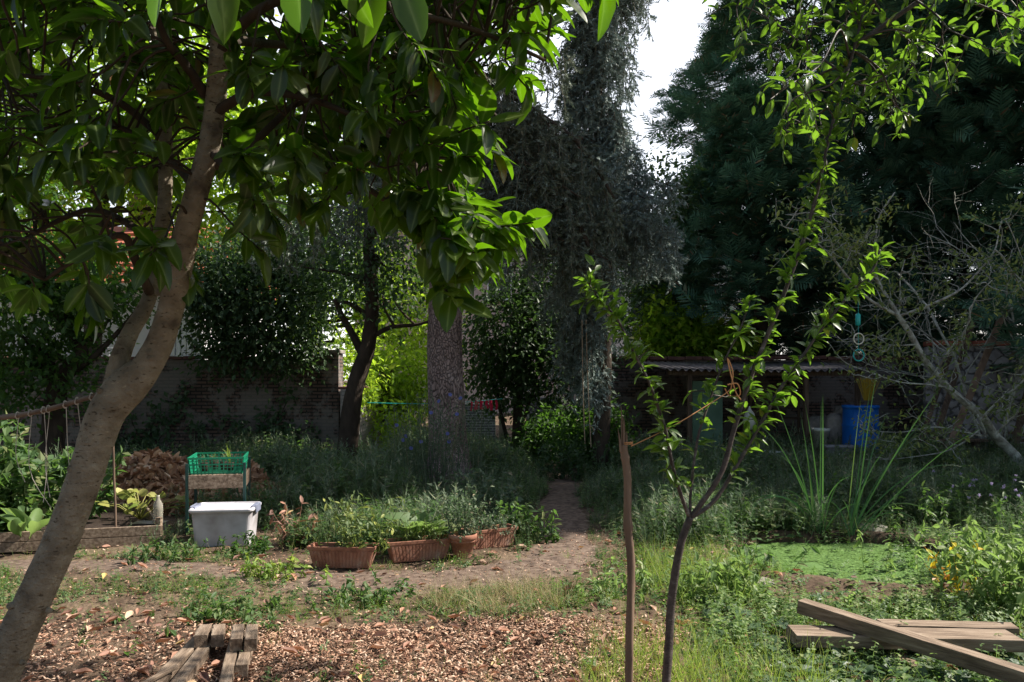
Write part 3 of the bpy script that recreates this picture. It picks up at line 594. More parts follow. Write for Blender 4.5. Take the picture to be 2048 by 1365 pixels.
c7 = dup(c5, (17.5, 13.6, 0), 2.0, 'second cypress far beyond the right edge, added to extend the shade')  # copy out of view, placed to carry that shade further
c6 = dup(c1, (16.2, 23.0, 0), 3.2, 'cypress at the far right, standing behind the row')
# ---------------------------------------------------------------- the big spruce (trunk in view) and the blue spruce
def hang(mb, dry, g, limbs, step=.16, Lh=(.4, 1.3), dens=9, sz=.15):
    """curtains of hanging twigs under each limb, with sprigs"""
    pos = []; dr = []; dp = []; dd = []
    for pts, r0, r1 in limbs:
        q = interp(pts, max(6, int(np.linalg.norm(A(pts[-1]) - A(pts[0])) / step)))
        t = unit(np.gradient(q, axis=0))
        for i, p in enumerate(q):
            if i < 1: continue
            for s in range(3):
                L = g.uniform(*Lh) * (.5 + .5 * math.sin(3.1 * i / len(q))); side = np.cross(t[i], [0, 0, 1]) * g.choice([-1, 1])
                w = wander(g, p + g.normal(size=3) * .06, side * .55 + t[i] * .3 + A([0, 0, -.5]), L, 5, .12, -.45)
                dry.tube(w, np.linspace(.007, .003, 6), 3, cap=False)
                n = int(dens * L) + 1; u = g.random(n) * 5; k = np.minimum(u.astype(int), 4); f = (u - k)[:, None]
                pp = w[k] * (1 - f) + w[k + 1] * f; pos.append(pp); dr.append(unit(w[k + 1] - w[k]) * .7 + g.normal(size=(n, 3)) * .6)
            n = 3; pos.append(np.repeat(p[None], n, 0) + g.normal(size=(n, 3)) * .05); dr.append(t[i] * .8 + g.normal(size=(n, 3)) * .5)
    pos = np.concatenate(pos); dr = unit(np.concatenate(dr)); n = len(pos); w = g.integers(0, 2, n)
    R = basis(dr, g.normal(size=(n, 3))); sc = sz * (.7 + .6 * g.random(n))
    for i in (0, 1): k = w == i; mb.inst(BRUSH[i], pos[k], R[k], sc[k])

def spruces():
    g = rng(50); D = 12.4; x = P(893, 760, D)[0]
    b = thing('spruce_tree', 'big spruce with a thick scaly purplish-brown trunk at the centre', 'tree', (x, D, 0))
    mb = MB(); zs = np.concatenate([[-.15, 0, .12, .35, .8], np.linspace(1.3, 13, 60)])
    rr = np.interp(zs, [-.15, 0, .12, .35, .8, 3, 13], [.46, .40, .36, .325, .29, .255, .1])
    cx = x + np.interp(zs, [0, .5, 2, 13], [.06, .02, -.02, .05])
    mb.tube(np.stack([cx, D + 0 * zs, zs], -1), rr, 40, wob=.045, seed=3)
    for a in (0.3, 1.8, 3.0, 4.2, 5.3): mb.tube([(x + .2 * math.cos(a), D + .2 * math.sin(a), .25), (x + .42 * math.cos(a), D + .42 * math.sin(a), .05), (x + .62 * math.cos(a), D + .62 * math.sin(a), -.06)], [.16, .1, .04], 8, wob=.1)
    part(mb, 'trunk', M['bark_spruce'], b, smooth=True)
    # limbs: two long ones reach right as in the picture
    L = [(PP((900, 240, D), (985, 280, D - .3), (1060, 350, D - .6), (1140, 420, D - .8), (1190, 520, D - .9)), .07, .03),
         (PP((905, 130, D), (1000, 175, D - .3), (1080, 230, D - .5), (1160, 290, D - .7), (1230, 400, D - .8)), .07, .02)]
    for i in range(9):
        z0 = 150 + i * 30; L.append((PP((905, z0, D), (980, z0 + 10 + 20 * (i % 2), D - .4 + .2 * (i % 5)), (1060, z0 + 60, D - .7 + .35 * (i % 4)), (1120 + 12 * i, z0 + 130, D - .9 + .4 * (i % 4))), .03, .01))
    for i in range(34):
        z = 4.2 + i * .34; a = g.random() * 6.28; l = g.uniform(1.6, 2.9) * (1 - (z - 4) / 14)
        L.append(([(x, D, z), (x + math.cos(a) * l * .5, D + math.sin(a) * l * .5, z - .1), (x + math.cos(a) * l, D + math.sin(a) * l, z - .7)], .04, .012))
    mb = MB()
    for p, r0, r1 in L: mb.tube(interp(p, 12), np.linspace(r0, r1, 12), 7, wob=.1)
    part(mb, 'limbs', M['bark_dark'], b, smooth=True)
    mb = MB(); dry = MB(); hang(mb, dry, g, L, .16, (.4, 1.2), 14, .2)
    part(mb, 'crown', M['spruce_green'], b); part(dry, 'hanging_twigs', M['spruce_dry'], b)
    # blue spruce
    D = 14.0; x = P(1198, 760, D)[0]
    b = thing('blue_spruce', 'silvery blue spruce with hanging branches left of the sky gap', 'tree', (x, D, 0))
    mb = MB(); zs = np.linspace(-.1, 13.3, 40); mb.tube(np.stack([x + .1 * np.sin(zs * .5), D + 0 * zs, zs], -1), np.interp(zs, [0, 10.5], [.16, .03]), 14, wob=.08)
    part(mb, 'trunk', M['bark_dark'], b, smooth=True); L = []
    for i in range(120):
        z = 1.7 + (i / 120) ** .9 * 11.2; a = g.random() * 6.28
        l = np.interp(z, [1.7, 3.0, 4.4, 5.4, 6.2, 8.4, 9.4, 11.5, 13], [.45, .85, 1.7, 1.2, .65, .55, 1.7, 1.9, .5]) * g.uniform(.7, 1.15)  # limbs lengthen again above the view, shaped to shade the ground on the left
        ca, sa = math.cos(a), math.sin(a)
        if z < 3.7: ca = -abs(ca) * .9 if i % 3 else ca * .35
        L.append(([(x, D, z + .1), (x + ca * l * .5, D + sa * l * .5, z + .12), (x + ca * l, D + sa * l, z - .2)], .022, .008))
    mb = MB()
    for p, r0, r1 in L: mb.tube(interp(p, 8), np.linspace(r0, r1, 8), 5)
    part(mb, 'limbs', M['bark_dark'], b, smooth=True)
    mb = MB(); dry = MB(); hang(mb, dry, g, L, .12, (.3, 1.0), 14, .2)
    part(mb, 'crown', M['spruce'], b); part(dry, 'hanging_twigs', M['spruce_dry'], b)
    # distant hanging spruce at left behind the yew
spruces()

# ---------------------------------------------------------------- the laurel in the foreground
def laurel():
    g = rng(60); D = 3.0; b0 = P(-60, 0, D); b = thing('laurel_tree', 'big leaning laurel tree in the left foreground with a forked smooth trunk', 'tree', (b0[0], D, 0))
    mb = MB()
    main = [((P(-75, 0, D)[0], D, -.12), .12), (P(-70, 1560, D), .085), (P(-40, 1450, D), .074), (P(20, 1300, D), .068), (P(68, 1200, D), .064), (P(114, 1100, D), .062), (P(152, 1000, D), .061), (P(184, 910, D), .062), (P(210, 835, D), .066), (P(240, 785, D), .068), (P(262, 757, D), .058), (P(282, 735, D), .04)]
    q = interp([p for p, r in main], 60); r = np.interp(np.linspace(0, 1, 60), np.linspace(0, 1, len(main)), [r for p, r in main]); mb.tube(q, r, 28, wob=.05, seed=1)
    right = [(P(216, 830, D), .05), (P(272, 765, D), .056), (P(314, 700, D), .051), (P(335, 640, D - .02), .046), (P(354, 560, D - .05), .046), (P(374, 460, D - .1), .043), (P(398, 370, D - .15), .04), (P(420, 280, D - .18), .037), (P(433, 190, D - .2), .034), (P(440, 80, D - .25), .032), (P(455, -120, D - .3), .03), (P(480, -400, D - .3), .015)]
    left = [(P(216, 820, D + .02), .046), (P(232, 765, D + .04), .042), (P(241, 713, D + .05), .035), (P(261, 665, D + .1), .031), (P(286, 625, D + .15), .029), (P(303, 580, D + .2), .027), (P(316, 500, D + .25), .027), (P(330, 400, D + .25), .028), (P(330, 250, D + .3), .026), (P(310, 60, D + .3), .02), (P(280, -150, D + .3), .01)]
    axes = []
    for s in (right, left):
        q = interp([p for p, r in s], 60); r = np.interp(np.linspace(0, 1, 60), np.linspace(0, 1, len(s)), [r for p, r in s]); mb.tube(q, r, 24, wob=.05, seed=2); axes.append(q)
    part(mb, 'trunk', M['bark_laurel'], b, smooth=True)
    gk = rng(8)      # knots and branch scars
    for i in range(16):
        c = [P(20, 1300, D), P(68, 1200, D), P(114, 1100, D), P(152, 1000, D), P(184, 910, D), P(210, 835, D), P(318, 700, D), P(341, 620, D), P(357, 540, D)][i % 9] + A([gk.normal() * .02, 0, gk.normal() * .04]); s = .048 if i % 9 > 5 else .058
        an = gk.uniform(-1.1, 1.1); dd = A([math.sin(an), -math.cos(an), 0]); mb = MB(); mb.lathe([(.001, .009), (.006, .004), (.010, .009), (.014, .006), (.019, -.01)], 12); mb.v = [(q * gk.uniform(.6, 1.2)) @ basis(A([0, .2, 1.]), dd).T.astype(np.float32) + (c + dd * s) for q in mb.v]; part(mb, 'knot', M['bark_laurel'], b, smooth=True)
    mb = MB()
    BR = [((430, 330, 2.85), (470, 320, 2.85), (530, 265, 2.9), (600, 205, 3.0), (700, 185, 3.1), (800, 215, 3.2)),
          ((432, 225, 2.8), (480, 195, 2.75), (540, 185, 2.7), (640, 205, 2.7), (760, 260, 2.7), (850, 330, 2.7)),
          ((412, 190, 2.82), (370, 130, 2.7), (335, 85, 2.6), (310, 20, 2.5), (290, -60, 2.4)),
          ((400, 390, 2.9), (360, 340, 3.0), (300, 290, 3.1), (220, 250, 3.1), (120, 260, 3.2)),
          ((420, 300, 2.85), (480, 345, 2.7), (600, 330, 2.8), (720, 370, 2.8), (820, 440, 2.8), (900, 520, 2.8)),
          ((440, 100, 2.75), (520, 20, 2.6), (640, -20, 2.5), (800, 20, 2.5), (950, 60, 2.6), (1090, 120, 2.7)),
          ((440, 60, 2.75), (420, -40, 2.4), (520, -100, 2.1), (680, -120, 1.9), (820, -100, 1.8)),
          ((318, 500, 3.2), (260, 450, 3.3), (180, 420, 3.4), (80, 460, 3.4), (20, 500, 3.4)),
          ((300, 585, 3.15), (270, 520, 3.0), (240, 470, 2.9), (150, 520, 2.8), (90, 560, 2.8)),
          ((330, 280, 3.3), (230, 200, 3.2), (110, 160, 3.0), (0, 150, 2.9)),
          ((440, 80, 2.75), (560, 90, 3.1), (760, 110, 3.3), (900, 150, 3.4), (1000, 240, 3.4)),
          ((455, -100, 2.7), (300, -160, 2.4), (120, -120, 2.2), (0, -40, 2.2))]
    for s in BR:
        q = interp([P(*a) for a in s], 24); mb.tube(q, np.linspace(.019, .006, 24), 8, wob=.12, seed=5); axes.append(q)
    AX = np.concatenate([a[6:] for a in axes])
    # clusters of leaves at twig ends
    C = []
    def region(poly, n, d0, d1): 
        s = polysample(g, poly, n); d = g.uniform(d0, d1, n)
        C.extend([P(x, y, dd) for (x, y), dd in zip(s, d)])
    region([(-150, -60), (330, -60), (400, 120), (380, 330), (330, 500), (230, 560), (120, 570), (0, 580), (-150, 560)], 150, 2.5, 4.0)
    region([(330, -60), (900, -60), (860, 160), (880, 420), (760, 430), (600, 330), (470, 410), (400, 300)], 165, 2.4, 4.2)
    region([(860, -40), (1110, -60), (1080, 60), (1010, 130), (900, 130)], 36, 2.5, 3.6)
    region([(760, 130), (930, 120), (960, 230), (930, 330), (840, 420), (760, 330)], 40, 2.5, 3.8)
    region([(780, 380), (900, 370), (960, 450), (900, 530), (850, 500)], 24, 2.5, 3.4)
    region([(-500, -900), (1000, -900), (1200, -60), (-500, -60)], 130, 1.9, 4.2); region([(0, -900), (1100, -900), (1200, -80), (100, -60)], 230, 2.3, 4.2); region([(300, -600), (1100, -600), (1050, 0), (400, 60)], 90, 4.0, 6.0)  # clusters above the view, thickened to shade the lower leaves and left ground
    region([(0, 100), (-300, 0), (-600, 300), (-300, 600), (-50, 560)], 26, 2.5, 3.7)
    C = A(C + [P(910, 500, 2.55), P(985, 455, 2.6), P(1010, 120, 2.6), P(830, 300, 2.6), P(905, 270, 2.55), P(790, 260, 2.6), P(880, 560, 2.6), P(470, 455, 2.8)])
    pos, dr, nn, sc = [], [], [], []
    ctr = P(430, 120, 3.0)
    for c in C:
        k = np.argmin(np.linalg.norm(AX - c, axis=1) + .4 * np.maximum(0, c[2] - AX[:, 2])); a = AX[k]
        o = unit(c - a); o2 = unit((c - ctr) * A([1, .6, .2])); tip = c
        q = interp([a, (a + tip) / 2 + A([0, 0, .05]) + g.normal(size=3) * .02, tip, tip + unit(o + o2 * .6 + A([0, 0, -.15])) * .16], 10)
        mb.tube(q, np.linspace(.006, .0025, 10), 5)
        L = g.integers(8, 13); t = unit(q[-1] - q[-3]); e1 = unit(np.cross(t, [0, 0, 1])); e2 = np.cross(t, e1)
        for j in range(L):
            f = j / L; p = q[-1] * (.35 + .65 * f) + q[5] * (.65 - .65 * f); an = j * 2.4 + g.random()
            d = t * (.45 + .5 * f) + (e1 * math.cos(an) + e2 * math.sin(an)) * .75 + A([0, 0, -.33]) + g.normal(size=3) * .3
            pos.append(p); dr.append(d); nn.append(A([0, 0, 1]) + .5 * t + g.normal(size=3) * .25); sc.append(g.uniform(.085, .145))
    q = interp([P(*a) for a in ((820, -100, 1.8), (800, -62, 1.42), (738, -92, 1.4), (588, -104, 1.4), (430, -108, 1.4), (350, -128, 1.4))], 30); mb.tube(q, np.linspace(.005, .003, 30), 6)
    part(mb, 'branches', M['bark_dark'], b, smooth=True)
    for (x, y, L, ax, nx) in [(738, -85, .14, .05, .7), (795, -55, .125, .36, .1), (680, -75, .115, .35, -.6), (588, -95, .15, .1, -.5), (430, -100, .15, .18, .6), (350, -120, .16, -.3, -.8)]:   # the near leaves hanging into the top edge
        pos.append(P(x, y, 1.4)); dr.append(A([ax, .25 * nx, -1])); nn.append(A([nx, -1, .25])); sc.append(L)
    pos, dr, nn, sc = A(pos), A(dr), A(nn), A(sc); w = g.integers(0, 6, len(pos)); mb = MB()
    for i in range(6): k = w == i; mb.inst(LAUREL[i], pos[k], basis(dr[k], nn[k]), sc[k])
    o = part(mb, 'crown', M['laurel'], b, smooth=True); at = o.data.attributes.new('rib', 'FLOAT', 'POINT'); at.data.foreach_set('value', np.tile(A([0, 1, 0], np.float32), len(o.data.vertices) // 3))
laurel()

# ---------------------------------------------------------------- young cherry on the right
def cherry():
    g = rng(70); D = 3.55; fk = P(1380, 1040, D); bx = P(1325, 0, D)[0]
    b = thing('cherry_sapling', 'slender forked cherry sapling in the right foreground, arching leafy stems', 'tree', (bx, D, 0))
    mb = MB(); tr = [(bx, D, -.1), P(1325, 1500, D), P(1335, 1330, D), P(1343, 1200, D), P(1362, 1090, D), P(1380, 1035, D)]
    q = interp(tr, 40); mb.tube(q, np.linspace(.022, .016, 40), 14, wob=.12, seed=9)
    stems = [([(1380, 1038), (1365, 1000), (1345, 930), (1328, 850), (1300, 770), (1265, 700), (1235, 640), (1200, 600), (1175, 565)], D, -.35, .0095, .003),
             ([(1380, 1038), (1382, 980), (1395, 880), (1420, 800), (1450, 720), (1480, 660), (1500, 600)], D, .15, .007, .003),
             ([(1380, 1038), (1440, 950), (1468, 860), (1500, 760), (1535, 670), (1575, 570), (1610, 470), (1635, 380), (1655, 290), (1680, 190), (1710, 90), (1740, -40), (1760, -200)], D, .1, .012, .005),
             ([(1380, 1038), (1430, 1000), (1480, 920), (1520, 850), (1560, 780), (1600, 720), (1650, 650), (1700, 590), (1745, 540), (1760, 500)], D, .35, .010, .004)]
    pos, dr, nn, sc = [], [], [], []
    def dress(q, f0, n, s0=.045, s1=.078):
        t = unit(np.gradient(q, axis=0))
        for j in range(n):
            f = f0 + (1 - f0) * (j + g.random()) / n; k = min(len(q) - 1, int(f * len(q))); a = g.random() * 6.28
            e1 = unit(np.cross(t[k], [0.1, 0, 1])); e2 = np.cross(t[k], e1); o = e1 * math.cos(a) + e2 * math.sin(a)
            for z in range(g.integers(1, 3)):
                pos.append(q[k] + o * .008); dr.append(t[k] * .5 + o + A([0, 0, .1]) + g.normal(size=3) * .4); nn.append(A([0, 0, 1]) + g.normal(size=3) * .35); sc.append(g.uniform(s0, s1))
    for i, (px, d0, dd, r0, r1) in enumerate(stems):
        m = len(px); pts = [P(x, y, d0 + dd * j / m) for j, (x, y) in enumerate(px)]; q = interp(pts, 80)
        mb.tube(q, np.linspace(r0, r1, 80), 8, wob=.25, seed=i + 20); dress(q, .18, [140, 60, 215, 150][i])
        for j in range([10, 4, 16, 12][i]):     # spurs
            k = g.integers(14, 78); s = wander(g, q[k], g.normal(size=3) + A([0, 0, .4]), g.uniform(.05, .12), 4, .2); mb.tube(s, [.004, .003, .003, .002, .002], 5); dress(s, .5, 3)
    # overhead crown reaching across the top right
    top = [[(1690, 150), (1620, 100), (1540, 40), (1470, 10), (1420, 30)], [(1700, 120), (1680, 60), (1640, 130), (1580, 170), (1540, 200)], [(1715, 80), (1800, 60), (1880, 110), (1900, 170)],
           [(1735, -20), (1850, -30), (1960, 10), (2040, 40)], [(1740, -40), (1640, -60), (1560, -10), (1490, -20)], [(1705, 100), (1760, 140), (1790, 210), (1820, 230)], [(1700, 130), (1640, 150), (1600, 210), (1570, 260)],
           [(1740, -40), (1900, -60), (2000, -20), (2080, 80)], [(1690, 160), (1740, 170), (1800, 130), (1850, 60)], [(1720, 60), (1700, 0), (1650, -30), (1610, 60)], [(1680, 190), (1630, 230), (1600, 180), (1540, 110)],
           [(1715, 70), (1660, 40), (1600, 70), (1550, 130)], [(1735, -20), (1780, 50), (1830, 100), (1800, 170)], [(1700, 110), (1730, 60), (1690, 10), (1740, -40)], [(1740, -60), (1860, 20), (1900, 60), (1950, 80)]]
    for i, px in enumerate(top + top[3:9]):
        j = g.normal(size=(len(px), 2)) * (14 if i >= len(top) else 0); d1 = g.uniform(-.5, .7)
        pts = [P(x + j[k][0], y + j[k][1], D + .1 + d1 * k / 3) for k, (x, y) in enumerate(px)]; pts[0] = P(px[0][0], px[0][1], D + .1); q = interp(pts, 30); mb.tube(q, np.linspace(.006, .002, 30), 6)
        dress(q, .2, 12, .05, .08)
        for s in range(4):
            k = g.integers(8, 29); w = wander(g, q[k], g.normal(size=3) + A([0, 0, -.6]), g.uniform(.12, .3), 6, .2, -.1); mb.tube(w, np.linspace(.003, .0015, 7), 4); dress(w, .3, 4, .045, .075)
    up = [interp(q_, 24) for q_ in ([P(1740, -40, D + .1), (2.0, 4.0, 3.9), (1.6, 4.5, 4.5), (1.1, 4.7, 5.0)], [P(1740, -40, D + .1), (2.3, 4.2, 4.0), (2.6, 4.8, 4.6), (3.1, 5.1, 5.1)], [P(1760, -200, D + .1), (1.9, 4.2, 4.6), (2.1, 4.9, 4.9)], [P(1740, -40, D + .1), (1.5, 3.9, 3.8), (1.0, 4.3, 4.2)], [P(1710, 90, D + .1), (2.4, 3.7, 3.7), (3.0, 4.2, 4.1), (3.3, 4.6, 4.3)], [P(1740, -40, D + .1), (1.8, 3.2, 3.9), (1.2, 2.8, 4.2)], [P(1740, -40, D + .1), (2.3, 3.3, 4.0), (3.0, 2.9, 4.4)])]
    for q in up: mb.tube(q, np.linspace(.012, .004, 24), 6, wob=.15)
    UP = np.concatenate([q[5:] for q in up])
    for i in range(120):       # unseen crown above the frame, shaped to dapple the left foreground with shade
        c = A([g.uniform(.9, 3.3), g.uniform(3.9, 5.3), g.uniform(3.95, 5.2)]) if i > 20 else A([g.uniform(.9, 3.3), g.uniform(2.6, 4.0), g.uniform(3.5, 4.7)]); w = wander(g, c, g.normal(size=3), .5, 8, .2); a = UP[np.argmin(np.linalg.norm(UP - c, axis=1))]
        mb.tube(interp([a, (a + c) / 2, c], 8), np.linspace(.006, .003, 8), 4); mb.tube(w, np.linspace(.004, .002, 9), 4); dress(w, .05, 18, .06, .09)
    part(mb, 'trunk', M['bark_cherry'], b, smooth=True)
    pos, dr, nn, sc = A(pos), A(dr), A(nn), A(sc); w = g.integers(0, 2, len(pos)); mb = MB()
    for i in range(2): k = w == i; mb.inst(OVAL[i], pos[k], basis(dr[k], nn[k]), sc[k])
    o = part(mb, 'crown', M['cherry'], b, smooth=True); at = o.data.attributes.new('rib', 'FLOAT', 'POINT'); at.data.foreach_set('value', np.tile(A([0, 1, 0], np.float32), len(o.data.vertices) // 3))
def q_near(c, stems, D): return P(1740, -40, D + .1) + (A([.05, 0, .3]) if c[2] > 4 else A([0, 0, 0.]))
cherry()

# ---------------------------------------------------------------- old fruit tree, dry shrub
def fruit():
    g = rng(80); D = 12.0; bs = G(2045, 955)
    b = thing('fruit_tree', 'old leaning fruit tree with pale lichened branches at the right, before the wall', 'tree', (P(2050, 0, D)[0], D, 0))
    mb = MB(); pos, dr = [], []; f = 1.0
    main = [(P(2050, 0, D)[0], D, -.1), P(2035, 920, D), P(1990, 870, D), P(1960, 830, D - .1), P(1900, 780, D - .2), P(1850, 720, D - .2), P(1815, 660, D - .3), P(1797, 632, D - .3)]
    q = interp(main, 50); mb.tube(q, np.linspace(.075, .034, 50), 12, wob=.15, seed=4)
    br = [([(1797, 632), (1775, 595), (1755, 560), (1748, 520), (1752, 470), (1760, 430), (1790, 385)], .03, .008), ([(1797, 632), (1770, 618), (1740, 600), (1700, 560), (1650, 500), (1600, 470), (1560, 450)], .028, .006),
          ([(1797, 632), (1802, 600), (1800, 560), (1810, 520)], .016, .006), ([(1800, 632), (1860, 610), (1920, 580), (1960, 540), (1990, 500), (2010, 440), (2060, 560)], .02, .006),
          ([(1990, 500), (2010, 520), (2048, 585)], .014, .006), ([(1940, 810), (1900, 780), (1860, 770), (1800, 765), (1740, 745), (1690, 725), (1660, 690)], .016, .005),
          ([(1955, 830), (1970, 870), (1930, 865), (1870, 855), (1800, 865), (1730, 860), (1720, 850)], .016, .005), ([(1960, 860), (1900, 900), (1820, 915), (1760, 920)], .012, .004),
          ([(1870, 745), (1900, 700), (1930, 660), (1950, 600), (1985, 560)], .018, .005), ([(1830, 690), (1780, 690), (1740, 670), (1700, 690)], .012, .004), ([(1960, 840), (2000, 800), (2048, 760), (2080, 700)], .02, .008),
          ([(1990, 870), (2030, 830), (2060, 810), (2090, 820)], .018, .006), ([(1755, 560), (1720, 520), (1690, 480), (1640, 430), (1570, 430)], .014, .004), ([(1748, 520), (1700, 500), (1660, 480), (1610, 500)], .012, .004)]
    tw = []
    for i, (px, r0, r1) in enumerate(br):
        dd = g.uniform(-.8, .6); pts = [P(x, y, D - .3 + dd * k / len(px)) for k, (x, y) in enumerate(px)]
        q = interp(pts, 36); mb.tube(q, np.linspace(r0, r1, 36), 7, wob=.2, seed=i); tw.append(q)
        for s in range(10):
            k = g.integers(6, 35); w = wander(g, q[k], g.normal(size=3) + A([0, 0, .35]), g.uniform(.25, .7), 8, .3); mb.tube(w, np.linspace(.009, .003, 9), 4, wob=.2); tw.append(w)
            for z in range(2): k2 = g.integers(2, 8); w2 = wander(g, w[k2], g.normal(size=3) + A([0, 0, .1]), g.uniform(.12, .3), 5, .3); mb.tube(w2, np.linspace(.005, .002, 6), 3); tw.append(w2)
    part(mb, 'trunk', M['bark_grey'], b, smooth=True)
    T = [t for t in tw if len(t) < 36]; sel = g.choice(len(T), 300, replace=False); C = A([T[i][-1] for i in sel] + [T[i][len(T[i]) // 2] for i in sel]); mb = MB()
    leafy(mb, g, C, rdirs(g, len(C), .2), 6, .09, .075, OVAL, 0, .6); part(mb, 'crown', M['fruit'], b)
    # bare twiggy shrub behind it
    b = thing('bare_shrub', 'tall tangle of bare grey twigs at the upper right, before the cypresses', 'shrub', (P(2010, 0, 14.5)[0], 14.5, 0)); mb = MB(); D = 14.5
    def rec(p, d, L, r, lv):
        w = wander(g, p, d, L, 8, .16, .0); mb.tube(w, np.linspace(r, r * .45, 9), 5 if lv < 2 else 3, wob=.15)
        if lv < 3:
            for s in range([5, 5, 4][lv]): k = g.integers(3, 9); rec(w[k], unit(w[k] - w[k - 1]) + g.normal(size=3) * .65, L * g.uniform(.4, .65), r * .45, lv + 1)
    for i in range(6): rec(A([P(2010, 0, D)[0] + g.normal() * .2, D + g.normal() * .1, 0.0]), A([g.normal() * .22 - .1, g.normal() * .1, 1]), g.uniform(3.2, 4.6), .035, 0)
    part(mb, 'twigs', M['bark_grey'], b)
fruit()
# ---------------------------------------------------------------- shed and what stands in it
def shed():
    y0, y1 = 15.2, 18.0; x0, x1 = P(1325, 0, y0)[0], P(1735, 0, y0)[0]
    b = thing('garden_shed', 'open lean-to shed with a grey corrugated roof against the back wall', 'shed', ((x0 + x1) / 2, y0, 0))
    n = 220; xs = np.linspace(x0, x1, n); z = .028 * np.sin((xs - x0) * 2 * np.pi / .145); V = []
    for (y, h) in ((y0 - .25, 1.80), (y1 - .15, 2.0)):
        sag = -.03 * np.sin((xs - x0) / (x1 - x0) * 3.1)
        for t in (0, -.008): V.append(np.stack([xs, 0 * xs + y, h + z + sag + t], -1))
    V = np.concatenate(V); i = np.arange(n - 1); f = lambda a, c: np.stack([a * n + i, a * n + i + 1, c * n + i + 1, c * n + i], -1)
    mb = MB(); mb.add(V, np.concatenate([f(0, 2), f(3, 1), f(1, 0), f(2, 3)])); part(mb, 'roof', M['corrugated'], b, smooth=True)
    for px in (1379, 1490, 1612, 1715):
        x = P(px, 0, y0)[0]; mb = MB(); mb.box((x, y0, .86), (.085, .085, 1.72)); part(mb, 'post', M['wood_dark'], b, bev=.008)
    mb = MB(); mb.beam((x0 + .1, y0, 1.73), (x1 - .1, y0, 1.72), .07, .09); part(mb, 'beam', M['wood_dark'], b, bev=.006)
    mb = MB(); xa, xb = P(1385, 0, 15.5)[0], P(1445, 0, 15.5)[0]; mb.box(((xa + xb) / 2, 15.5, .8), (xb - xa, .04, 1.55)); mb.box(((xa + xb) / 2, 15.47, 1.28), (xb - xa, .02, .03)); part(mb, 'green_panel', M['green_panel'], b, bev=.004)
    sh = thing('shelf_rack', 'dark wooden shelf rack with a board of junk in the middle of the shed', 'shelf', (P(1550, 0, 16.6)[0], 16.6, 0)); xc = P(1550, 0, 16.6)[0]
    for z in (.35, .8, 1.2):
        mb = MB(); mb.box((xc, 16.6, z), (1.15, .4, .035)); part(mb, 'shelf', M['wood_dark'], sh, bev=.003)
    for s in (-1, 1):
        for t in (-1, 1): mb = MB(); mb.box((xc + s * .56, 16.6 + t * .18, .68), (.045, .035, 1.36)); part(mb, 'upright', M['wood_dark'], sh)
    def pot(name, label, px, y, z, r, h, mat, cat='pot', group='pots and buckets kept in the shed'):
        mb = MB(); mb.lathe([(.001, 0), (r * .72, 0), (r * .92, h * .82), (r * .93, h * .82), (r, h * .83), (r * 1.02, h), (r * .9, h), (r * .88, h * .8), (r * .66, h * .1), (.001, h * .1)], 28)
        return tag(mb.build(name, M[mat], smooth=True, loc=(P(px, 0, y)[0], y, z)), label, cat, group)
    pot('flower_pot', 'brownish clay pot on the top shelf of the shed rack', 1515, 16.6, 1.218, .13, .2, 'terracotta')
    pot('flower_pot', 'orange clay pot on the shed floor left of the white bucket', 1590, 15.0, .0, .15, .26, 'orange')
    pot('flower_pot', 'upper clay pot standing on stacked tiles left of the white bucket', 1622, 15.5, .38, .12, .2, 'terracotta')
    mb = MB(); 
    for i in range(5): mb.box((0, 0, .038 + i * .076), (.34, .28, .068), rotz(.1 * math.sin(i * 3)))
    tag(mb.build('tile_stack', M['tile'], bev=.005, loc=(P(1622, 0, 15.5)[0], 15.5, 0)), 'short stack of red clay tiles under a pot inside the shed', 'tiles')
    bk = pot('bucket', 'off-white plastic bucket between the tiles and the sacks in the shed', 1641, 15.1, .38, .17, .3, 'bucket', 'bucket')
    mb = MB(); a = np.linspace(0, np.pi, 14); mb.tube(np.stack([.17 * np.cos(a), -.17 * np.sin(a) * .7, .28 - .17 * np.sin(a) * .6], -1), .004, 5); mb.build('handle', M['boxgrey'], bk)
    mb = MB(); mb.box((0, 0, .19), (.44, .34, .38)); tag(mb.build('wooden_crate', M['wood_dark'], bev=.006, loc=(P(1641, 0, 15.1)[0], 15.12, 0)), 'dark wooden crate carrying the white bucket', 'crate')
    def sack(label, px, y, z, sx, sz, seed, tilt=0):
        mb = MB(); g = rng(seed); u = np.linspace(0, np.pi, 12); k = 20; a = np.linspace(0, 6.283, k, endpoint=False); V = []
        for q in u: 
            c = abs(math.cos(q)) ** .7 * np.sign(math.cos(q)); s = math.sin(q) ** .5
            for t in a: w = 1 + .07 * math.sin(t * 4 + q * 3 + seed) + .04 * g.normal(); V.append([sx * s * np.sign(math.cos(t)) * abs(math.cos(t)) ** .7 * w, .16 * s * np.sign(math.sin(t)) * abs(math.sin(t)) ** .7 * w, -sz * c * (1 + .05 * math.sin(3 * t))])
        V = A(V) @ rotx(tilt).T; V[:, 2] -= V[:, 2].min(); i = np.arange(11)[:, None] * k; j = np.arange(k)[None]; j2 = (j + 1) % k
        mb.add(V, np.stack([i + j, i + j2, i + k + j2, i + k + j], -1).reshape(-1, 4)); return tag(mb.build('sack', M['sack'], smooth=True, loc=(P(px, 0, y)[0], y, z)), label, 'sack', 'woven sacks in the shed')
    sack('grey woven sack standing just left of the blue barrel', 1672, 15.35, 0, .2, .46, 1)
    sack('pale lumpy sack behind the white bucket, left of the other sack', 1640, 15.85, 0, .3, .42, 2)
    sack('upright pale sack leaning behind the barrel, higher than the other sacks', 1683, 15.8, 0, .17, .52, 6)
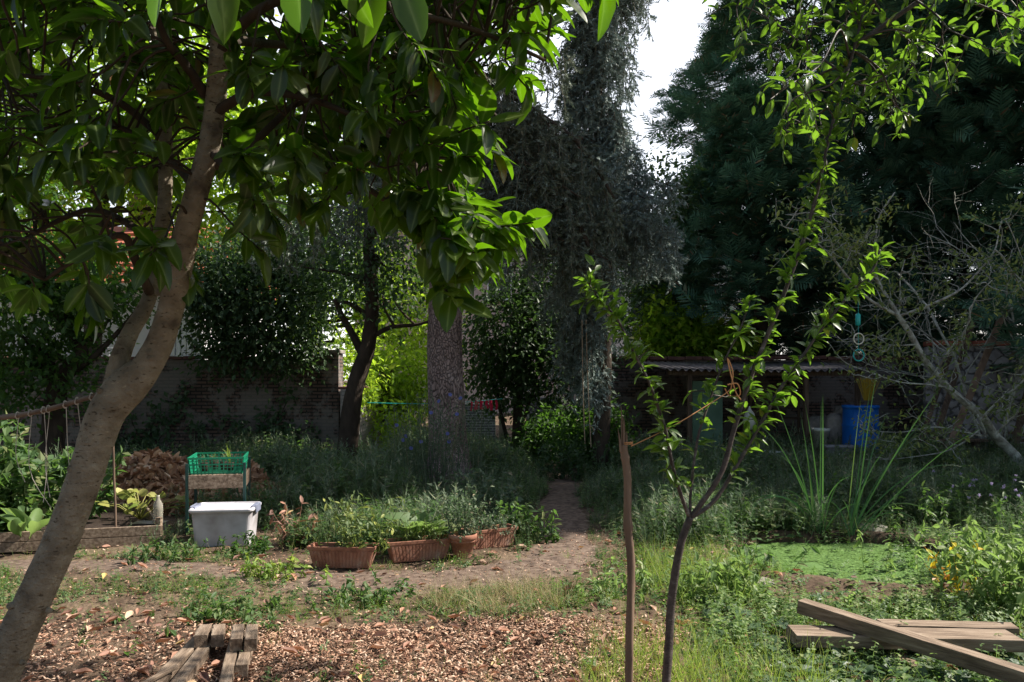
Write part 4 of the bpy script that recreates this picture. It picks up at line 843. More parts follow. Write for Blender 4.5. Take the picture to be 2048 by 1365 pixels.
    def tub(name, label, px, y, rz, L, Wd, H, mat, lid, clip, group=None, sticker=False):
        t = thing(name, label, 'storage box', (P(px, 0, y)[0], y, float(gh(P(px, 0, y)[0], y)) if y < 12 else 0), rz, group)
        def ring(l, w, z, r=.04):
            o = []
            for sx, sy, a0 in ((1, 1, 0), (-1, 1, 90), (-1, -1, 180), (1, -1, 270)):
                for k in range(5): a = rad(a0 + k * 22.5); o.append([sx * (l / 2 - r) + r * math.cos(a), sy * (w / 2 - r) + r * math.sin(a), z])
            return o
        mb = MB(); secs = [ring(L * .84, Wd * .8, 0), ring(L * .85, Wd * .81, .01), ring(L * .93, Wd * .92, H * .86), ring(L * .95, Wd * .94, H * .87), ring(L * .96, Wd * .95, H * .93)]; k = 20; V = A([p for s in secs for p in s])
        i = np.arange(len(secs) - 1)[:, None] * k; j = np.arange(k)[None]; j2 = (j + 1) % k; mb.add(V, np.stack([i + j, i + j2, i + k + j2, i + k + j], -1).reshape(-1, 4)); mb.add(V[:k], [list(range(k))[::-1]]); mb.build('body', M[mat], t, smooth=False)
        mb = MB(); secs = [ring(L, Wd, H * .915), ring(L * 1.01, Wd * 1.02, H * .93), ring(L * 1.01, Wd * 1.02, H * .97), ring(L * .98, Wd * .97, H), ring(L * .93, Wd * .9, H), ring(L * .91, Wd * .87, H * .965)]; V = A([p for s in secs for p in s])
        i = np.arange(len(secs) - 1)[:, None] * k; mb.add(V, np.stack([i + j, i + j2, i + k + j2, i + k + j], -1).reshape(-1, 4)); mb.add(V[-k:], [list(range(k))]); mb.add(V[:k], [list(range(k))[::-1]]); mb.build('lid', M[lid], t)
        for s in (-1, 1):
            mb = MB(); mb.box((s * L * .475, 0, H * .975), (.05, Wd * .55, .035)); mb.box((s * L * .512, 0, H * .93), (.012, Wd * .5, .08)); mb.build('clip', M[clip], t, bev=.006)
        if sticker:
            mb = MB(); mb.box((.02, -Wd * .475, H * .55), (.17, .006, .12), rotx(.05)); st = mb.build('sticker', M['label'], t); mb = MB(); mb.box((-.02, -Wd * .475 - .004, H * .57), (.06, .004, .03)); mb.build('print', M['stickred'], st)
        return t
    tub('storage_box', 'white frosted plastic storage box with grey clips under the small table', 452, 7.86, rad(7), .60, .46, .37, 'boxwhite', 'lid', 'clip')
    tub('storage_box', 'grey plastic storage box with a pale sticker, before the blue barrel', 1675, 14.3, rad(-6), .5, .36, .42, 'boxgrey', 'boxgrey', 'boxgrey', sticker=True)
    tub('storage_box', 'dusty pale plastic box lying low in the weeds left of the clay pot', 1541, 14.6, rad(3), .42, .3, .3, 'boxgrey', 'white', 'boxgrey')
    # barrel
    br = thing('rain_barrel', 'big blue plastic barrel at the right end of the shed', 'barrel', (P(1721, 0, 15.0)[0], 15.0, 0))
    mb = MB(); r = .31; mb.lathe([(.001, 0), (r * .93, 0), (r * .97, .03), (r * .99, .3), (r * 1.025, .32), (r * 1.025, .345), (r, .365), (r, .63), (r * 1.025, .65), (r * 1.025, .675), (r * .99, .7), (r * .97, .93), (r * .99, .95), (r * 1.03, .955), (r * 1.03, 1.0), (r * .97, 1.0), (r * .93, .96), (.001, .95)], 40)
    mb.build('body', M['blue'], br, smooth=True); br.scale = (1.04, 1.04, 1.12)
    mb = MB(); mb.box((-.02, -r - .005, .47), (.05, .03, .05)); mb.build('tap_hole', M['black'], br, bev=.008)
    mb = MB(); mb.box((.1, -r + .01, .68), (.035, .02, .035)); mb.build('bung', M['black'], br, bev=.006)
    # broom on the post
    bx = P(1734, 0, 15.0)[0]; br = thing('broom', 'yellow bristle broom hung head up on the right shed post', 'broom', (bx, 15.0, 1.36)); br.scale = (.8, .8, .8)
    mb = MB(); g = rng(4)
    for i in range(150):
        a = g.normal() * .12; b_ = g.normal() * .04; mb.tube([(a * .3, b_ * .3, -.3 + .0 * i), (a * .7, b_, 0), (a * 1.1, b_ * 1.2, .24 + g.normal() * .03)], [.004, .004, .002], 3, cap=False)
    mb.v = [q * A([1, 1, .95]) + A([0, 0, .1]) for q in mb.v]; mb.build('bristles', M['yellow'], br)
    mb = MB(); mb.tube([(0, 0, -.15), (.01, .02, -1.2)], .012, 8); mb.build('handle', M['wood_dark'], br)
    # crate left outside the shed, bags etc
    mb = MB(); mb.box((0, 0, .24), (.3, .25, .48)); mb.box((.0, 0, .485), (.32, .27, .015)); tag(mb.build('cardboard_box', M['cloth_grey'], bev=.01, loc=(P(1347, 0, 15.1)[0], 15.1, 0)), 'pale upright box standing outside the left shed post', 'box')
    mb = MB(); mb.lathe([(.001, 0), (.16, 0), (.18, .14), (.15, .22), (.17, .24), (.16, .26), (.001, .2)], 20); tag(mb.build('watering_bowl', M['teal'], smooth=True, loc=(P(1600, 0, 14.6)[0], 14.6, 0)), 'turquoise tub in the weeds before the shed, left of the sticker box', 'tub')
    mb = MB(); mb.box((0, 0, .02), (.34, .25, .035)); mb.box((0, .02, .06), (.32, .23, .035), rotz(.1)); mb.box((0, 0, .1), (.3, .24, .035), rotz(-.12)); tag(mb.build('clay_tiles', M['orange'], bev=.004, loc=(P(1636, 0, 14.2)[0], 14.2, 0)), 'low pile of orange clay tiles left of the sticker box', 'tiles')
    mb = MB(); V = []
    for i in range(10): mb.box((g.uniform(-.45, .45), g.uniform(-.12, .12), .02 + .0), (.1 + .1 * g.random(), .1, .1 + .18 * g.random()), rotz(g.random()))
    mb.v = [q + A([0, 0, .06]) for q in mb.v]; tag(mb.build('junk_heap', M['wood_dark'], bev=.01, loc=(xc, 16.6, .83)), 'odds and ends on the middle shelf of the rack', 'junk')
    mb = MB(); q = interp([(0, 0, .3), (.09, 0, .25), (.12, 0, 0), (.05, -.02, -.16), (-.05, .02, -.16), (-.12, 0, 0), (-.08, 0, .25), (0, 0, .3)], 24); k = len(q)
    mb.lathe([(.001, -.17), (.09, -.15), (.12, 0), (.09, .14), (.03, .22), (.012, .28)], 18); tag(mb.build('plastic_bag', M['bucket'], smooth=True, loc=(P(1500, 0, 15.05)[0], 15.08, .82)), 'white plastic bag hanging on the second shed post', 'bag')
shed()

# leaning timbers and a rough bench at the right
def timbers():
    for i, (x0, y0, x1, y1, d0, d1, w, h, lab, mt) in enumerate([
        (1876, 945, 2010, 618, 13.6, 14.9, .11, .05, 'long reddish board leaning against the right-hand wall, longest of the leaning timbers', 'stake'),
        (1850, 950, 1945, 645, 14.2, 15.6, .1, .04, 'grey plank leaning just left of the long reddish board', 'wood_dark'),
        (1822, 945, 1905, 700, 14.6, 16, .08, .04, 'narrow dark plank leaning, leftmost of the leaning timbers', 'wood_dark'),
        (2015, 945, 2062, 760, 13.8, 14.7, .1, .1, 'dark pole leaning at the right edge beside the low bench', 'wood_dark')]):
        a = P(x0, y0, d0); b = P(x1, y1, d1); a[2] = -.02; mb = MB(); mb.beam(a - a, b - a, w, h, (0, -1, .3)); tag(mb.build('plank' if i != 3 else 'pole', M[mt], bev=.005, loc=a), lab, 'plank' if i != 3 else 'pole', 'timbers leaning at the right-hand wall')
    c = P(1965, 0, 14.4); t = thing('rough_bench', 'low dark bench of boards and posts under the fruit tree', 'bench', (c[0], 14.4, 0))
    for z, y in ((.5, 0), (.5, .16), (.62, .3)): mb = MB(); mb.box((0, y, z), (1.9, .14, .045)); mb.build('board', M['wood_dark'], t, bev=.006)
    for x in (-.75, -.1, .6): mb = MB(); mb.box((x, .12, .24), (.12, .3, .475)); mb.build('leg', M['wood_dark'], t, bev=.01)
timbers()

# ---------------------------------------------------------------- table with crate, terracotta, raised bed
def table():
    cx, cy, a = -3.13, 8.52, rad(14); t = thing('planting_table', 'small table with green metal legs and a wooden board apron, behind the white box', 'table', (cx, cy, 0), a)
    L, Wd, H = .56, .62, .7
    for sx in (-1, 1):
        for sy in (-1, 1): mb = MB(); h = H + .04; mb.box((sx * L / 2, sy * Wd / 2, h / 2 - .03), (.03, .03, h + .06)); mb.build('leg', M['green_metal'], t, bev=.003)
    mb = MB(); mb.box((0, -Wd / 2 - .005, H - .15), (L - .03, .022, .14)); mb.build('board', M['wood'], t, bev=.003)
    mb = MB(); mb.box((0, Wd / 2 + .005, H - .15), (L - .03, .022, .14)); mb.build('board', M['wood'], t, bev=.003)
    for s in (-1, 1): mb = MB(); mb.box((s * (L / 2 - .0), 0, H - .15), (.02, Wd - .03, .14)); mb.build('board', M['wood_dark'], t, bev=.003)
    mb = MB(); mb.box((0, 0, H - .09), (L - .04, Wd - .04, .015)); mb.build('table_top', M['wood'], t)
    # lattice crate
    c = thing('plastic_crate', 'green lattice plastic crate of seedlings standing on the small table', 'crate', (cx, cy, H - .08), a); l, w, h = .54, .62, .17
    mb = MB()
    for z, s in ((h, 1.0), (h * .62, .98), (.012, .93)):
        for q in (-1, 1): mb.box((0, q * w / 2 * s, z), (l * s + .012, .014, .014 if z < h else .02)); mb.box((q * l / 2 * s, 0, z), (.014, w * s - .014, .014 if z < h else .02))
    for z in (h * .2, h * .42, h * .82):
        for q in (-1, 1): mb.box((0, q * w / 2 * .965, z), (l * .95, .006, .006)); mb.box((q * l / 2 * .965, 0, z), (.006, w * .95, .006))
    for i in range(15):
        f = -.5 + i / 14
        for q in (-1, 1): mb.beam((f * l * .93, q * w / 2 * .93, 0), (f * l, q * w / 2, h), .012 if i % 3 == 0 else .006, .009); mb.beam((q * l / 2 * .93, f * w * .93, 0), (q * l / 2, f * w, h), .012 if i % 3 == 0 else .006, .009)
    for i in range(9): mb.box((0, -.5 * w * .9 + w * .9 * i / 8, .008), (l * .9, .012, .008))
    mb.build('lattice', M['green_plastic'], c)
    for i, (x, y) in enumerate([(-.12, -.1), (.03, .05), (.14, -.08), (-.1, .14)]):
        p = thing('seedling_pot', 'small black seedling pot in the green crate', 'pot', (cx + x, cy + y, H - .066), 0, 'seedling pots in the green crate'); mb = MB(); mb.lathe([(.001, 0), (.03, 0), (.042, .09), (.038, .09), (.001, .08)], 14); mb.build('pot', M['soil'], p, smooth=True)
        g = rng(i); mb = MB(); n = 7 if i != 2 else 16; d = g.normal(size=(n, 3)) * .3 + A([-.25 if i == 2 else 0, 0, 1]); mb.inst(GRASS, np.zeros((n, 3)) + A([0, 0, .09]), basis(d, g.normal(size=(n, 3))), np.stack([np.full(n, .18), (.2 if i == 2 else .11) * (.6 + .5 * g.random(n)), np.full(n, .2)], -1)); mb.build('leaves', M['grass' if i == 2 else 'weed'], p)
table()

def trough(label, px, py, rz, L=.56, Wd=.19, H=.18):
    d = F * CAMZ / (py - HZ); x = P(px, 0, d)[0]; y = d + .12; t = thing('terracotta_trough', label, 'planter', (x, y, float(gh(x, y))), rz, 'terracotta troughs beside the path')
    mb = MB(); b, u = .84, 1.0
    def q(s, z, i=0): return [[-L / 2 * s + i, -Wd / 2 * s + i, z], [L / 2 * s - i, -Wd / 2 * s + i, z], [L / 2 * s - i, Wd / 2 * s - i, z], [-L / 2 * s + i, Wd / 2 * s - i, z]]
    V = A(q(b, 0) + q(.97, H * .85) + q(1.03, H * .85) + q(1.05, H) + q(1.05, H, .016) + q(.9, H * .2, .01)); j = np.arange(4); j2 = (j + 1) % 4
    mb.add(V, np.concatenate([np.stack([k * 4 + j, k * 4 + j2, k * 4 + 4 + j2, k * 4 + 4 + j], -1) for k in range(5)])); mb.add(V[:4], [[3, 2, 1, 0]])
    n = 17
    for i in range(n):
        f = -.5 + (i + .5) / n
        for s in (-1, 1): mb.beam((f * L * b, s * Wd / 2 * b - s * .0, .01), (f * L * .95, s * Wd / 2 * .965, H * .8), .022, .008, (0, s, 0))
    for i in range(5):
        f = -.5 + (i + .5) / 5
        for s in (-1, 1): mb.beam((s * L / 2 * b, f * Wd * b, .01), (s * L / 2 * .968, f * Wd * .95, H * .8), .022, .008, (s, 0, 0))
    mb.build('body', M['terracotta'], t, bev=.002)
    mb = MB(); mb.box((0, 0, H * .78), (L * .93, Wd * .86, .02)); mb.build('soil', M['soil'], t); return t, (x, y, H * .8)
def plant(name, label, cat, loc, mb, mat, group=None, flowers=None):
    b = tag(mb.build(name, M[mat], loc=loc), label, cat, group); return b
def stems(g, n, h, spread, lean=.25, leafn=10, ls=.06, T=KITE, droop=.2, r=.003, base_r=.05):
    mb = MB()
    for i in range(n):
        p = A([g.normal() * base_r * spread[0], g.normal() * base_r * spread[1], 0]); w = wander(g, p, A([g.normal() * lean, g.normal() * lean, 1]), h * g.uniform(.6, 1.1), 6, .1); mb.tube(w, np.linspace(r, r * .4, 7), 4, cap=False)
        u = g.random(leafn) * 5.9; k = u.astype(int); f = (u - k)[:, None]; pp = w[k] * (1 - f) + w[np.minimum(k + 1, 6)] * f
        d = g.normal(size=(leafn, 3)) + A([0, 0, .2 - droop]); mb.inst(T if not isinstance(T, list) else T[i % len(T)], pp, basis(d, A([0, 0, 1]) + g.normal(size=(leafn, 3)) * .4), ls * (.6 + .7 * g.random(leafn)))
    return mb
def pots():
    g = rng(90)
    t, l = trough('terracotta trough, leftmost of three, with light leafy sprigs in it', 681, 1141, rad(-3)); T1 = l
    plant('bean_plant', 'light green leafy sprigs growing in the leftmost trough', 'plant', l, stems(g, 26, .5, (3.4, .7), .28, 18, .055, OVAL), 'fruit')
    t, l = trough('terracotta trough, middle one of three, with grassy herbs and broad leaves', 833, 1127, rad(21)); 
    plant('chive_clump', 'fine grassy herb in the middle trough', 'plant', l, stems(g, 90, .22, (2.4, .6), .35, 4, .03), 'fruit')
    mb = MB(); n = 9; a = np.linspace(0, 6, n); d = np.stack([np.cos(a), np.sin(a) * .6 - .2, 1.1 + 0 * a], -1); mb.inst(blade_leaf(.3, .5, .12), A([[0, 0, 0.]] * n) + g.normal(size=(n, 3)) * .02, basis(d, A([0, 0, 1]) + g.normal(size=(n, 3)) * .2), .3 + .14 * g.random(n))
    bl = P(840, 0, 7.35); tag(mb.build('chard_plant', M['lightweed'], smooth=True, loc=(bl[0], 7.32, .12)), 'broad green leaves standing behind the middle trough', 'plant')
    t, l = trough('terracotta trough, rightmost of three, half hidden behind the round pot', 978, 1103, rad(30), .5); 
    plant('herb_plant', 'thin grey-green herb in the rightmost trough', 'plant', l, stems(g, 60, .2, (2.2, .6), .4, 8, .03), 'weed_grey')
    d = F * CAMZ / (1124 - HZ); x = P(924, 0, d)[0]; t = thing('round_pot', 'round terracotta pot between the middle and the right trough', 'pot', (x, d + .1, float(gh(x, d))))
    mb = MB(); r = .125; mb.lathe([(.001, 0), (r * .6, 0), (r * .66, .02), (r * .86, .15), (r * .88, .15), (r * .9, .158), (r * .88, .166), (r * .9, .175), (r * 1.0, .18), (r * 1.03, .185), (r * 1.03, .215), (r * .98, .222), (r * .9, .21), (r * .85, .17), (.001, .17)], 36); mb.build('body', M['terracotta'], t, smooth=True)
    mb = MB(); mb.lathe([(.001, .185), (r * .88, .18)], 20); mb.build('soil', M['soil'], t)
    plant('fennel_plant', 'feathery grey-green stems rising from the round pot', 'plant', (x, d + .1, .18), stems(g, 30, .5, (1.1, 1.1), .22, 34, .035), 'weed_grey')
pots()

def bed():
    b = thing('raised_bed', 'weathered board frame of the raised vegetable bed at the left', 'raised bed', (-4.6, 7.6, 0))
    A0, A1, A2 = (-6.6, 6.82), (-3.40, 7.72), (-4.15, 9.0)
    for a, c, h in ((A0, A1, .18), (A1, A2, .18), ((-5.9, 9.4), A2, .18)):
        n = 2
        for i in range(n): z = .05 + i * .095; mb = MB(); mb.beam((a[0], a[1], z), (c[0], c[1], z), .03, .09); part(mb, 'board', M['wood'], b, bev=.004)
    mb = MB(); mb.box((A1[0] - .04, A1[1] + .04, .12), (.05, .05, .28)); part(mb, 'corner_post', M['wood'], b, bev=.003)
    V = [[A0[0], A0[1] + .03, .1], [A1[0] - .05, A1[1] + .02, .1], [A2[0] - .05, A2[1], .1], [-5.9, 9.35, .1]]; mb = MB(); mb.add(V, [[0, 1, 2, 3]]); part(mb, 'bed_soil', M['soil'], b)
    g = rng(95)
    # tomato plants
    for i, (x, y, h, lab) in enumerate([(-5.3, 8.2, 1.15, 'bushy tomato plant just left of the leaning trunk, under the pole'), (-6.0, 8.0, 1.2, 'tall tomato plant at the left edge of the picture, tied to the pole'), (-5.0, 7.8, .85, 'lower tomato plant at the near side of the bed, behind the trunk'), (-5.7, 7.5, .75, 'tomato plant at the near left end of the bed'), (-4.95, 8.8, .8, 'small tomato plant at the far side of the bed, right of the trunk')]):
        t = thing('tomato_plant', lab, 'plant', (x, y, .1), 0, 'tomato plants in the raised bed'); mb = stems(g, 16, h, (4, 4), .25, 90, .12, KITE, .5, .006); mb.build('foliage', M['weed'], t)
        mb = MB(); 
        for k in range(3): mb.lathe([(.001, -.02), (.018, -.01), (.022, .005), (.014, .018), (.001, .02)], 10, (g.normal() * .12, -.18 + g.normal() * .05, h * .5 + g.normal() * .1))
        mb.build('fruits', plain('unripe_tomato', (.35, .3, .04), .35), t, smooth=True)
    mb = MB(); n = 12; a = g.random(n) * 6.28; d = np.stack([np.cos(a) * .5, np.sin(a) * .5, .9 + 0 * a], -1); mb.inst(blade_leaf(.15, .45, .14, ((0, .1), (.3, .15), (.4, .7), (.6, 1.1), (.8, .95), (.93, .6), (1, .05))), g.normal(size=(n, 3)) * .03, basis(d, A([0, 0, 1]) + g.normal(size=(n, 3)) * .3), .24 + .12 * g.random(n)); tag(mb.build('chard_plant', M['lightweed'], smooth=True, loc=(-4.55, 7.45, .1)), 'light green chard with upright crinkled leaves, left of the leaning trunk', 'plant')
    mb = MB(); n = 26; a = g.random(n) * 6.28; p = np.stack([g.normal(size=n) * .28, g.normal(size=n) * .15, .1 + .2 * g.random(n)], -1); [mb.tube([(0, 0, 0), tuple(q * A([.5, .5, .8])), tuple(q)], .004, 4) for q in p]; mb.inst(blade_leaf(.42, .35, .16), p, basis(np.stack([np.cos(a), np.sin(a), .1 + 0 * a], -1), A([0, 0, 1]) + g.normal(size=(n, 3)) * .5), .08 + .05 * g.random(n)); tag(mb.build('squash_plant', M['yellowleaf'], smooth=True, loc=(-3.95, 8.45, .12)), 'yellowing squash plant at the corner of the bed near the cane', 'plant')
    # cane
    mb = MB(); p = G(232, 1058); mb.tube(wander(g, (0, 0, -.1), (.005, 0, 1), 1.35, 6, .012), .011, 8, wob=.15); tag(mb.build('cane', M['stake'], smooth=True, loc=(P(232, 0, 8.1)[0], 8.1, 0)), 'brown cane stuck upright in the bed right of the leaning trunk', 'cane')
    # pole with strings
    q = interp([P(-140, 846, 3.9), P(0, 836, 3.6), P(90, 820, 3.4), P(190, 792, 3.12)], 30); t = thing('hanging_pole', 'thin bent pole reaching from the left edge to the leaning trunk', 'pole', tuple(q[0])); mb = MB(); mb.tube(q, np.linspace(.013, .0095, 30), 8, wob=.15); part(mb, 'rod', M['stake'], t, smooth=True)
    for i, (k, l) in enumerate([(13, .3), (16, .42), (19, .4), (20, .38), (23, .36), (25, .4), (28, .34)]):
        mb = MB(); p = q[k]; mb.tube(interp([p + A([0, 0, .015]), p + A([.004, 0, -.02]), p + A([g.normal() * .02, .02, -l * .6]), p + A([g.normal() * .03, .03, -l])], 12), .0016, 4); a = np.linspace(0, 6.28, 10); mb.tube(p + np.stack([.002 * np.sin(a * 3), .015 * np.cos(a), .015 * np.sin(a)], -1), .003, 5)
        part(mb, 'string', M['palestring'], t)
    # black pot and bottle
    x, y = P(300, 0, 8.0)[0], 8.0; mb = MB(); 
    V = MB(); V.lathe([(.001, 0), (.13, 0), (.17, .16), (.18, .17), (.16, .17), (.001, .14)], 4); V.v = [q @ rotz(.78).T.astype(np.float32) * A([1.25, .8, 1]) for q in V.v]; tag(V.build('black_tray', M['black'], loc=(x, y, .0), bev=.004), 'black square plastic pot at the right corner of the raised bed', 'pot')
    mb = MB(); mb.lathe([(.001, 0), (.045, 0), (.047, .02), (.045, .12), (.048, .13), (.045, .2), (.02, .25), (.016, .27), (.016, .29), (.001, .29)], 20); tag(mb.build('plastic_bottle', M['bottle'], smooth=True, loc=(x + .08, y, .15)), 'dusty clear plastic bottle standing on the black pot', 'bottle')
bed()
# ---------------------------------------------------------------- stake, string, planks, mobile, swing, red strips
def small():
    g = rng(100); D = 3.45; p = P(1258, 0, D); t = thing('broken_stake', 'bare brown broken pole with a splintered tip, left of the cherry sapling', 'stake', (p[0], D, 0)); mb = MB()
    q = interp([(p[0], D, -.1), P(1259, 1300, D), P(1262, 1150, D), P(1256, 1040, D), P(1254, 950, D), P(1247, 890, D)], 50); r = np.interp(np.linspace(0, 1, 50), [0, 1], [.0175, .0165]); r[28] *= 1.25; r[29] *= 1.15; r[44] *= 1.2; mb.tube(q, r, 14, wob=.14, seed=2); part(mb, 'shaft', M['stake'], t, smooth=True)
    mb = MB()
    for dx, h, w in ((-.012, .07, .008), (-.004, .17, .008), (.004, .115, .007), (.01, .06, .009), (0, .13, .006)): b0 = q[-1] + A([dx, g.normal() * .006, -.03]); mb.tube([b0, b0 + A([dx * .3, 0, h * .6]), b0 + A([dx * .8 - .003, 0, h + .03])], [w, w * .75, .001], 5, wob=.3, seed=int(h * 99))
    part(mb, 'splinters', M['stake'], t)
    t = thing('twine', 'twine tied from the broken pole up to the cherry stems', 'string', tuple(P(1262, 890, D))); mb = MB(); mb.tube(interp([P(1262, 893, D), P(1350, 850, D + .02), P(1440, 795, D + .08), P(1462, 778, D + .1)], 20), .0022, 5)
    mb.tube(interp([P(1462, 778, 3.55), P(1466, 745, 3.55), P(1455, 718, 3.55), P(1470, 780, 3.54), P(1482, 800, 3.54)], 20), .003, 5); mb.tube(interp([P(1455, 770, 3.53), P(1475, 768, 3.53), P(1480, 790, 3.56), P(1460, 792, 3.58), P(1450, 778, 3.55)], 20), .003, 5); a = np.linspace(0, 12.5, 24); mb.tube(P(1256, 890, D) + np.stack([.02 * np.cos(a), .02 * np.sin(a), .001 * a], -1), .0022, 4); part(mb, 'cord', plain('orange_twine', (.6, .3, .13), .8), t)
    # planks bottom right
    def timber(label, a, b, w, h, group, mat='wood', name='timber_beam', seed=0, up=(0, 0, 1)):
        a = A(a, float); b = A(b, float); mb = MB(); n = 9; g = rng(seed); d = (b - a) / n; R = basis(b - a, A(up)); secs = []
        for i in range(n + 1):
            c = a + d * i + R[:, 0] * g.normal() * .0015; ex = 1.0
            for sx, sz in ((-1, -1), (1, -1), (1, 1), (-1, 1)): secs.append(c + R[:, 0] * sx * w / 2 * (1 + g.normal() * .006) + R[:, 2] * sz * h / 2 * (1 + g.normal() * .02) + (unit(d) * g.normal() * .006 if i in (0, n) else 0))
        V = A(secs); i = np.arange(n)[:, None] * 4; j = np.arange(4)[None]; j2 = (j + 1) % 4; mb.add(V, np.stack([i + j, i + j2, i + 4 + j2, i + 4 + j], -1).reshape(-1, 4)); mb.add(V, [[3, 2, 1, 0], [n * 4, n * 4 + 1, n * 4 + 2, n * 4 + 3]])
        l = (a + b) / 2; l[2] = min(a[2], b[2]) - h / 2; lift(mb, l)
        # grain runs along the beam: object axes follow it
        ang = math.atan2(-(b - a)[0], (b - a)[1]); Rz = rotz(-ang); mb.v = [(q @ Rz.T.astype(np.float32)) for q in mb.v]
        o = mb.build(name, M[mat], bev=.004, loc=tuple(l), rz=ang); return tag(o, label, 'beam', group)
    def GP(px, py, z): d = F * (CAMZ - z) / (py - HZ); return A([(px - 1024) / F * d, d, z])
    gr = 'old timbers lying in the ivy'
    timber('long square beam lying slantwise over the flat plank at the lower right', GP(1603, 1212, .2), GP(2110, 1375, .12), .085, .08, gr, seed=1)
    timber('wide thick plank lying level under the slanting beam', GP(1585, 1272, .1), GP(2030, 1282, .1), .2, .07, gr, seed=2)
    timber('second flat plank half hidden behind the wide one in the leaves', GP(1760, 1252, .08), GP(2030, 1259, .08), .13, .05, gr, seed=3)
    timber('narrow board under the wide plank, pointing to the bottom edge', GP(1775, 1302, .012), GP(1990, 1420, .012), .1, .03, gr, seed=4)
    gr = 'sawn timbers lying on the bark chips'
    W4 = lambda px, py, z=.05: GP(px, py, z)
    timber('long grey timber at the bottom left, left one of the front pair', W4(412, 1270, .045), W4(290, 1400, .045), .07, .075, gr, seed=5)
    timber('long grey timber at the bottom left, right one of the front pair', W4(436, 1268, .045), W4(338, 1400, .045), .07, .075, gr, seed=6)
    timber('short timber, leftmost of the four back ends', W4(411, 1261, .115), W4(401, 1283, .115), .07, .07, gr, seed=7)
    timber('short timber, second from left of the four back ends', W4(438, 1260, .115), W4(435, 1283, .115), .068, .07, gr, seed=8)
    timber('short timber, third from left of the four back ends', W4(477, 1261, .125), W4(473, 1290, .125), .064, .07, gr, seed=9)
    timber('short timber, rightmost of the four back ends', W4(504, 1261, .125), W4(502, 1291, .125), .064, .07, gr, seed=10)
    timber('long cracked timber under the two right back ends, left one of its pair', W4(474, 1268, .05), W4(446, 1400, .05), .06, .08, gr, seed=12)
    timber('long cracked timber under the two right back ends, right one of its pair', W4(502, 1268, .05), W4(482, 1345, .05), .06, .08, gr, seed=13)
    timber('thin split slat lying across the front left timbers', GP(352, 1334, .1), GP(255, 1385, .1), .03, .018, gr, seed=11)
    # ring mobile
    D = 11.3; s = P(1717, 700, D); t = thing('ring_mobile', 'hanging mobile of a cream ring, a teal ring and a turquoise tube', 'mobile', tuple(P(1717, 720, D))); mb = MB(); mb.tube([P(1716, 585, D), P(1717, 632, D), P(1717, 700, D)], .003, 5); part(mb, 'cord', M['teal'], t)
    mb = MB(); c = P(1716, 640, D); mb.tube([c + A([0, 0, .09]), c + A([0, 0, .075]), c + A([0, 0, -.07]), c + A([0, 0, -.085])], [.015, .035, .035, .02], 14); mb.v = [q for q in mb.v]; part(mb, 'tube', M['teal'], t, smooth=True)
    for py, m_, r in ((678, 'cream', .076), (711, 'teal', .08)):
        c = P(1717.5, py, D); a = np.linspace(0, 2 * np.pi, 41); mb = MB(); mb.tube(np.stack([c[0] + r * np.cos(a), c[1] + .15 * r * np.cos(a), c[2] + r * np.sin(a)], -1), .009, 8, cap=False); part(mb, 'ring', M[m_], t, smooth=True)
    # swing ropes
    for i, (xa, xb, l) in enumerate(((1164, 1170, 'pale rope hanging from the blue spruce, left of the two'), (1172, 1182, 'pale rope hanging from the blue spruce, right of the two, with a frayed end'))):
        D = 13.2; a = P(xa, 640, D); b = P(xb, 895, D); mb = MB(); mb.tube(interp([a - b, (a - b) * .5 + A([-.01, 0, 0]), (0, 0, 0)], 12), .008, 5)
        mb.tube(interp([(0, 0, .35), (.03, 0, .32), (.05, 0, .27)] if i else [(0, 0, 0), (.02, 0, -.02), (0, 0, -.06)], 6), .007, 4); tag(mb.build('rope', M['string'], loc=tuple(b)), l, 'rope', 'ropes hanging from the spruce')
    # clothes line + red strips
    D = 15.0; t = thing('clothes_line', 'thin green line strung behind the big trunk above the low brick wall', 'line', tuple(P(735, 806, D))); mb = MB(); L = interp([P(735, 806, D), P(860, 808, D), P(940, 804, D), P(1005, 798, D)], 30); mb.tube(L, .006, 5); part(mb, 'cord', M['teal'], t)
    for i, px in enumerate((943, 953, 963, 974, 982, 993)):
        p = P(px, 804 - (px - 940) * .06, D); g = rng(i); h = g.uniform(.15, .2); w = g.uniform(.05, .075) * (0.6 if i in (0, 5) else 1); mb = MB(); V = []; n = 7
        for k in range(n):
            f = k / (n - 1)
            for s in (-1, 1):
                for y in (-1, 1): V.append([s * w / 2 * (1 + .12 * math.sin(f * 7 + i)) + .008 * math.sin(f * 5 + i), .012 * math.sin(s * 1.5 + f * 6) + y * .003, .01 - h * f])
        V = A(V); 
        for k in range(n - 1): o = k * 4; mb.add(V, [[o, o + 2, o + 6, o + 4], [o + 1, o + 5, o + 7, o + 3], [o, o + 4, o + 5, o + 1], [o + 2, o + 3, o + 7, o + 6]])
        tag(mb.build('cloth_strip', M['red'], loc=tuple(p)), 'red cloth strip hanging on the thin line right of the big trunk', 'cloth strip', 'red cloth strips on the line')
    # chicory: tall stems with blue flowers
    D = 10.2
    b = thing('chicory_plant', 'tall wiry chicory with blue flowers in front of the big trunk', 'plant', (P(870, 0, D)[0], D, 0)); g = rng(103); mb = MB(); tips = []
    for i in range(60):
        w = wander(g, (g.normal() * .3, g.normal() * .14, 0), (g.normal() * .12, g.normal() * .1, 1), g.uniform(.9, 1.5), 8, .06); mb.tube(w, np.linspace(.005, .002, 9), 4)
        for s in range(6): k = g.integers(3, 8); q = wander(g, w[k], g.normal(size=3) * .6 + A([0, 0, .8]), g.uniform(.12, .3), 4, .15); mb.tube(q, [.003, .002, .002, .002, .001], 3); tips.append(q[-1])
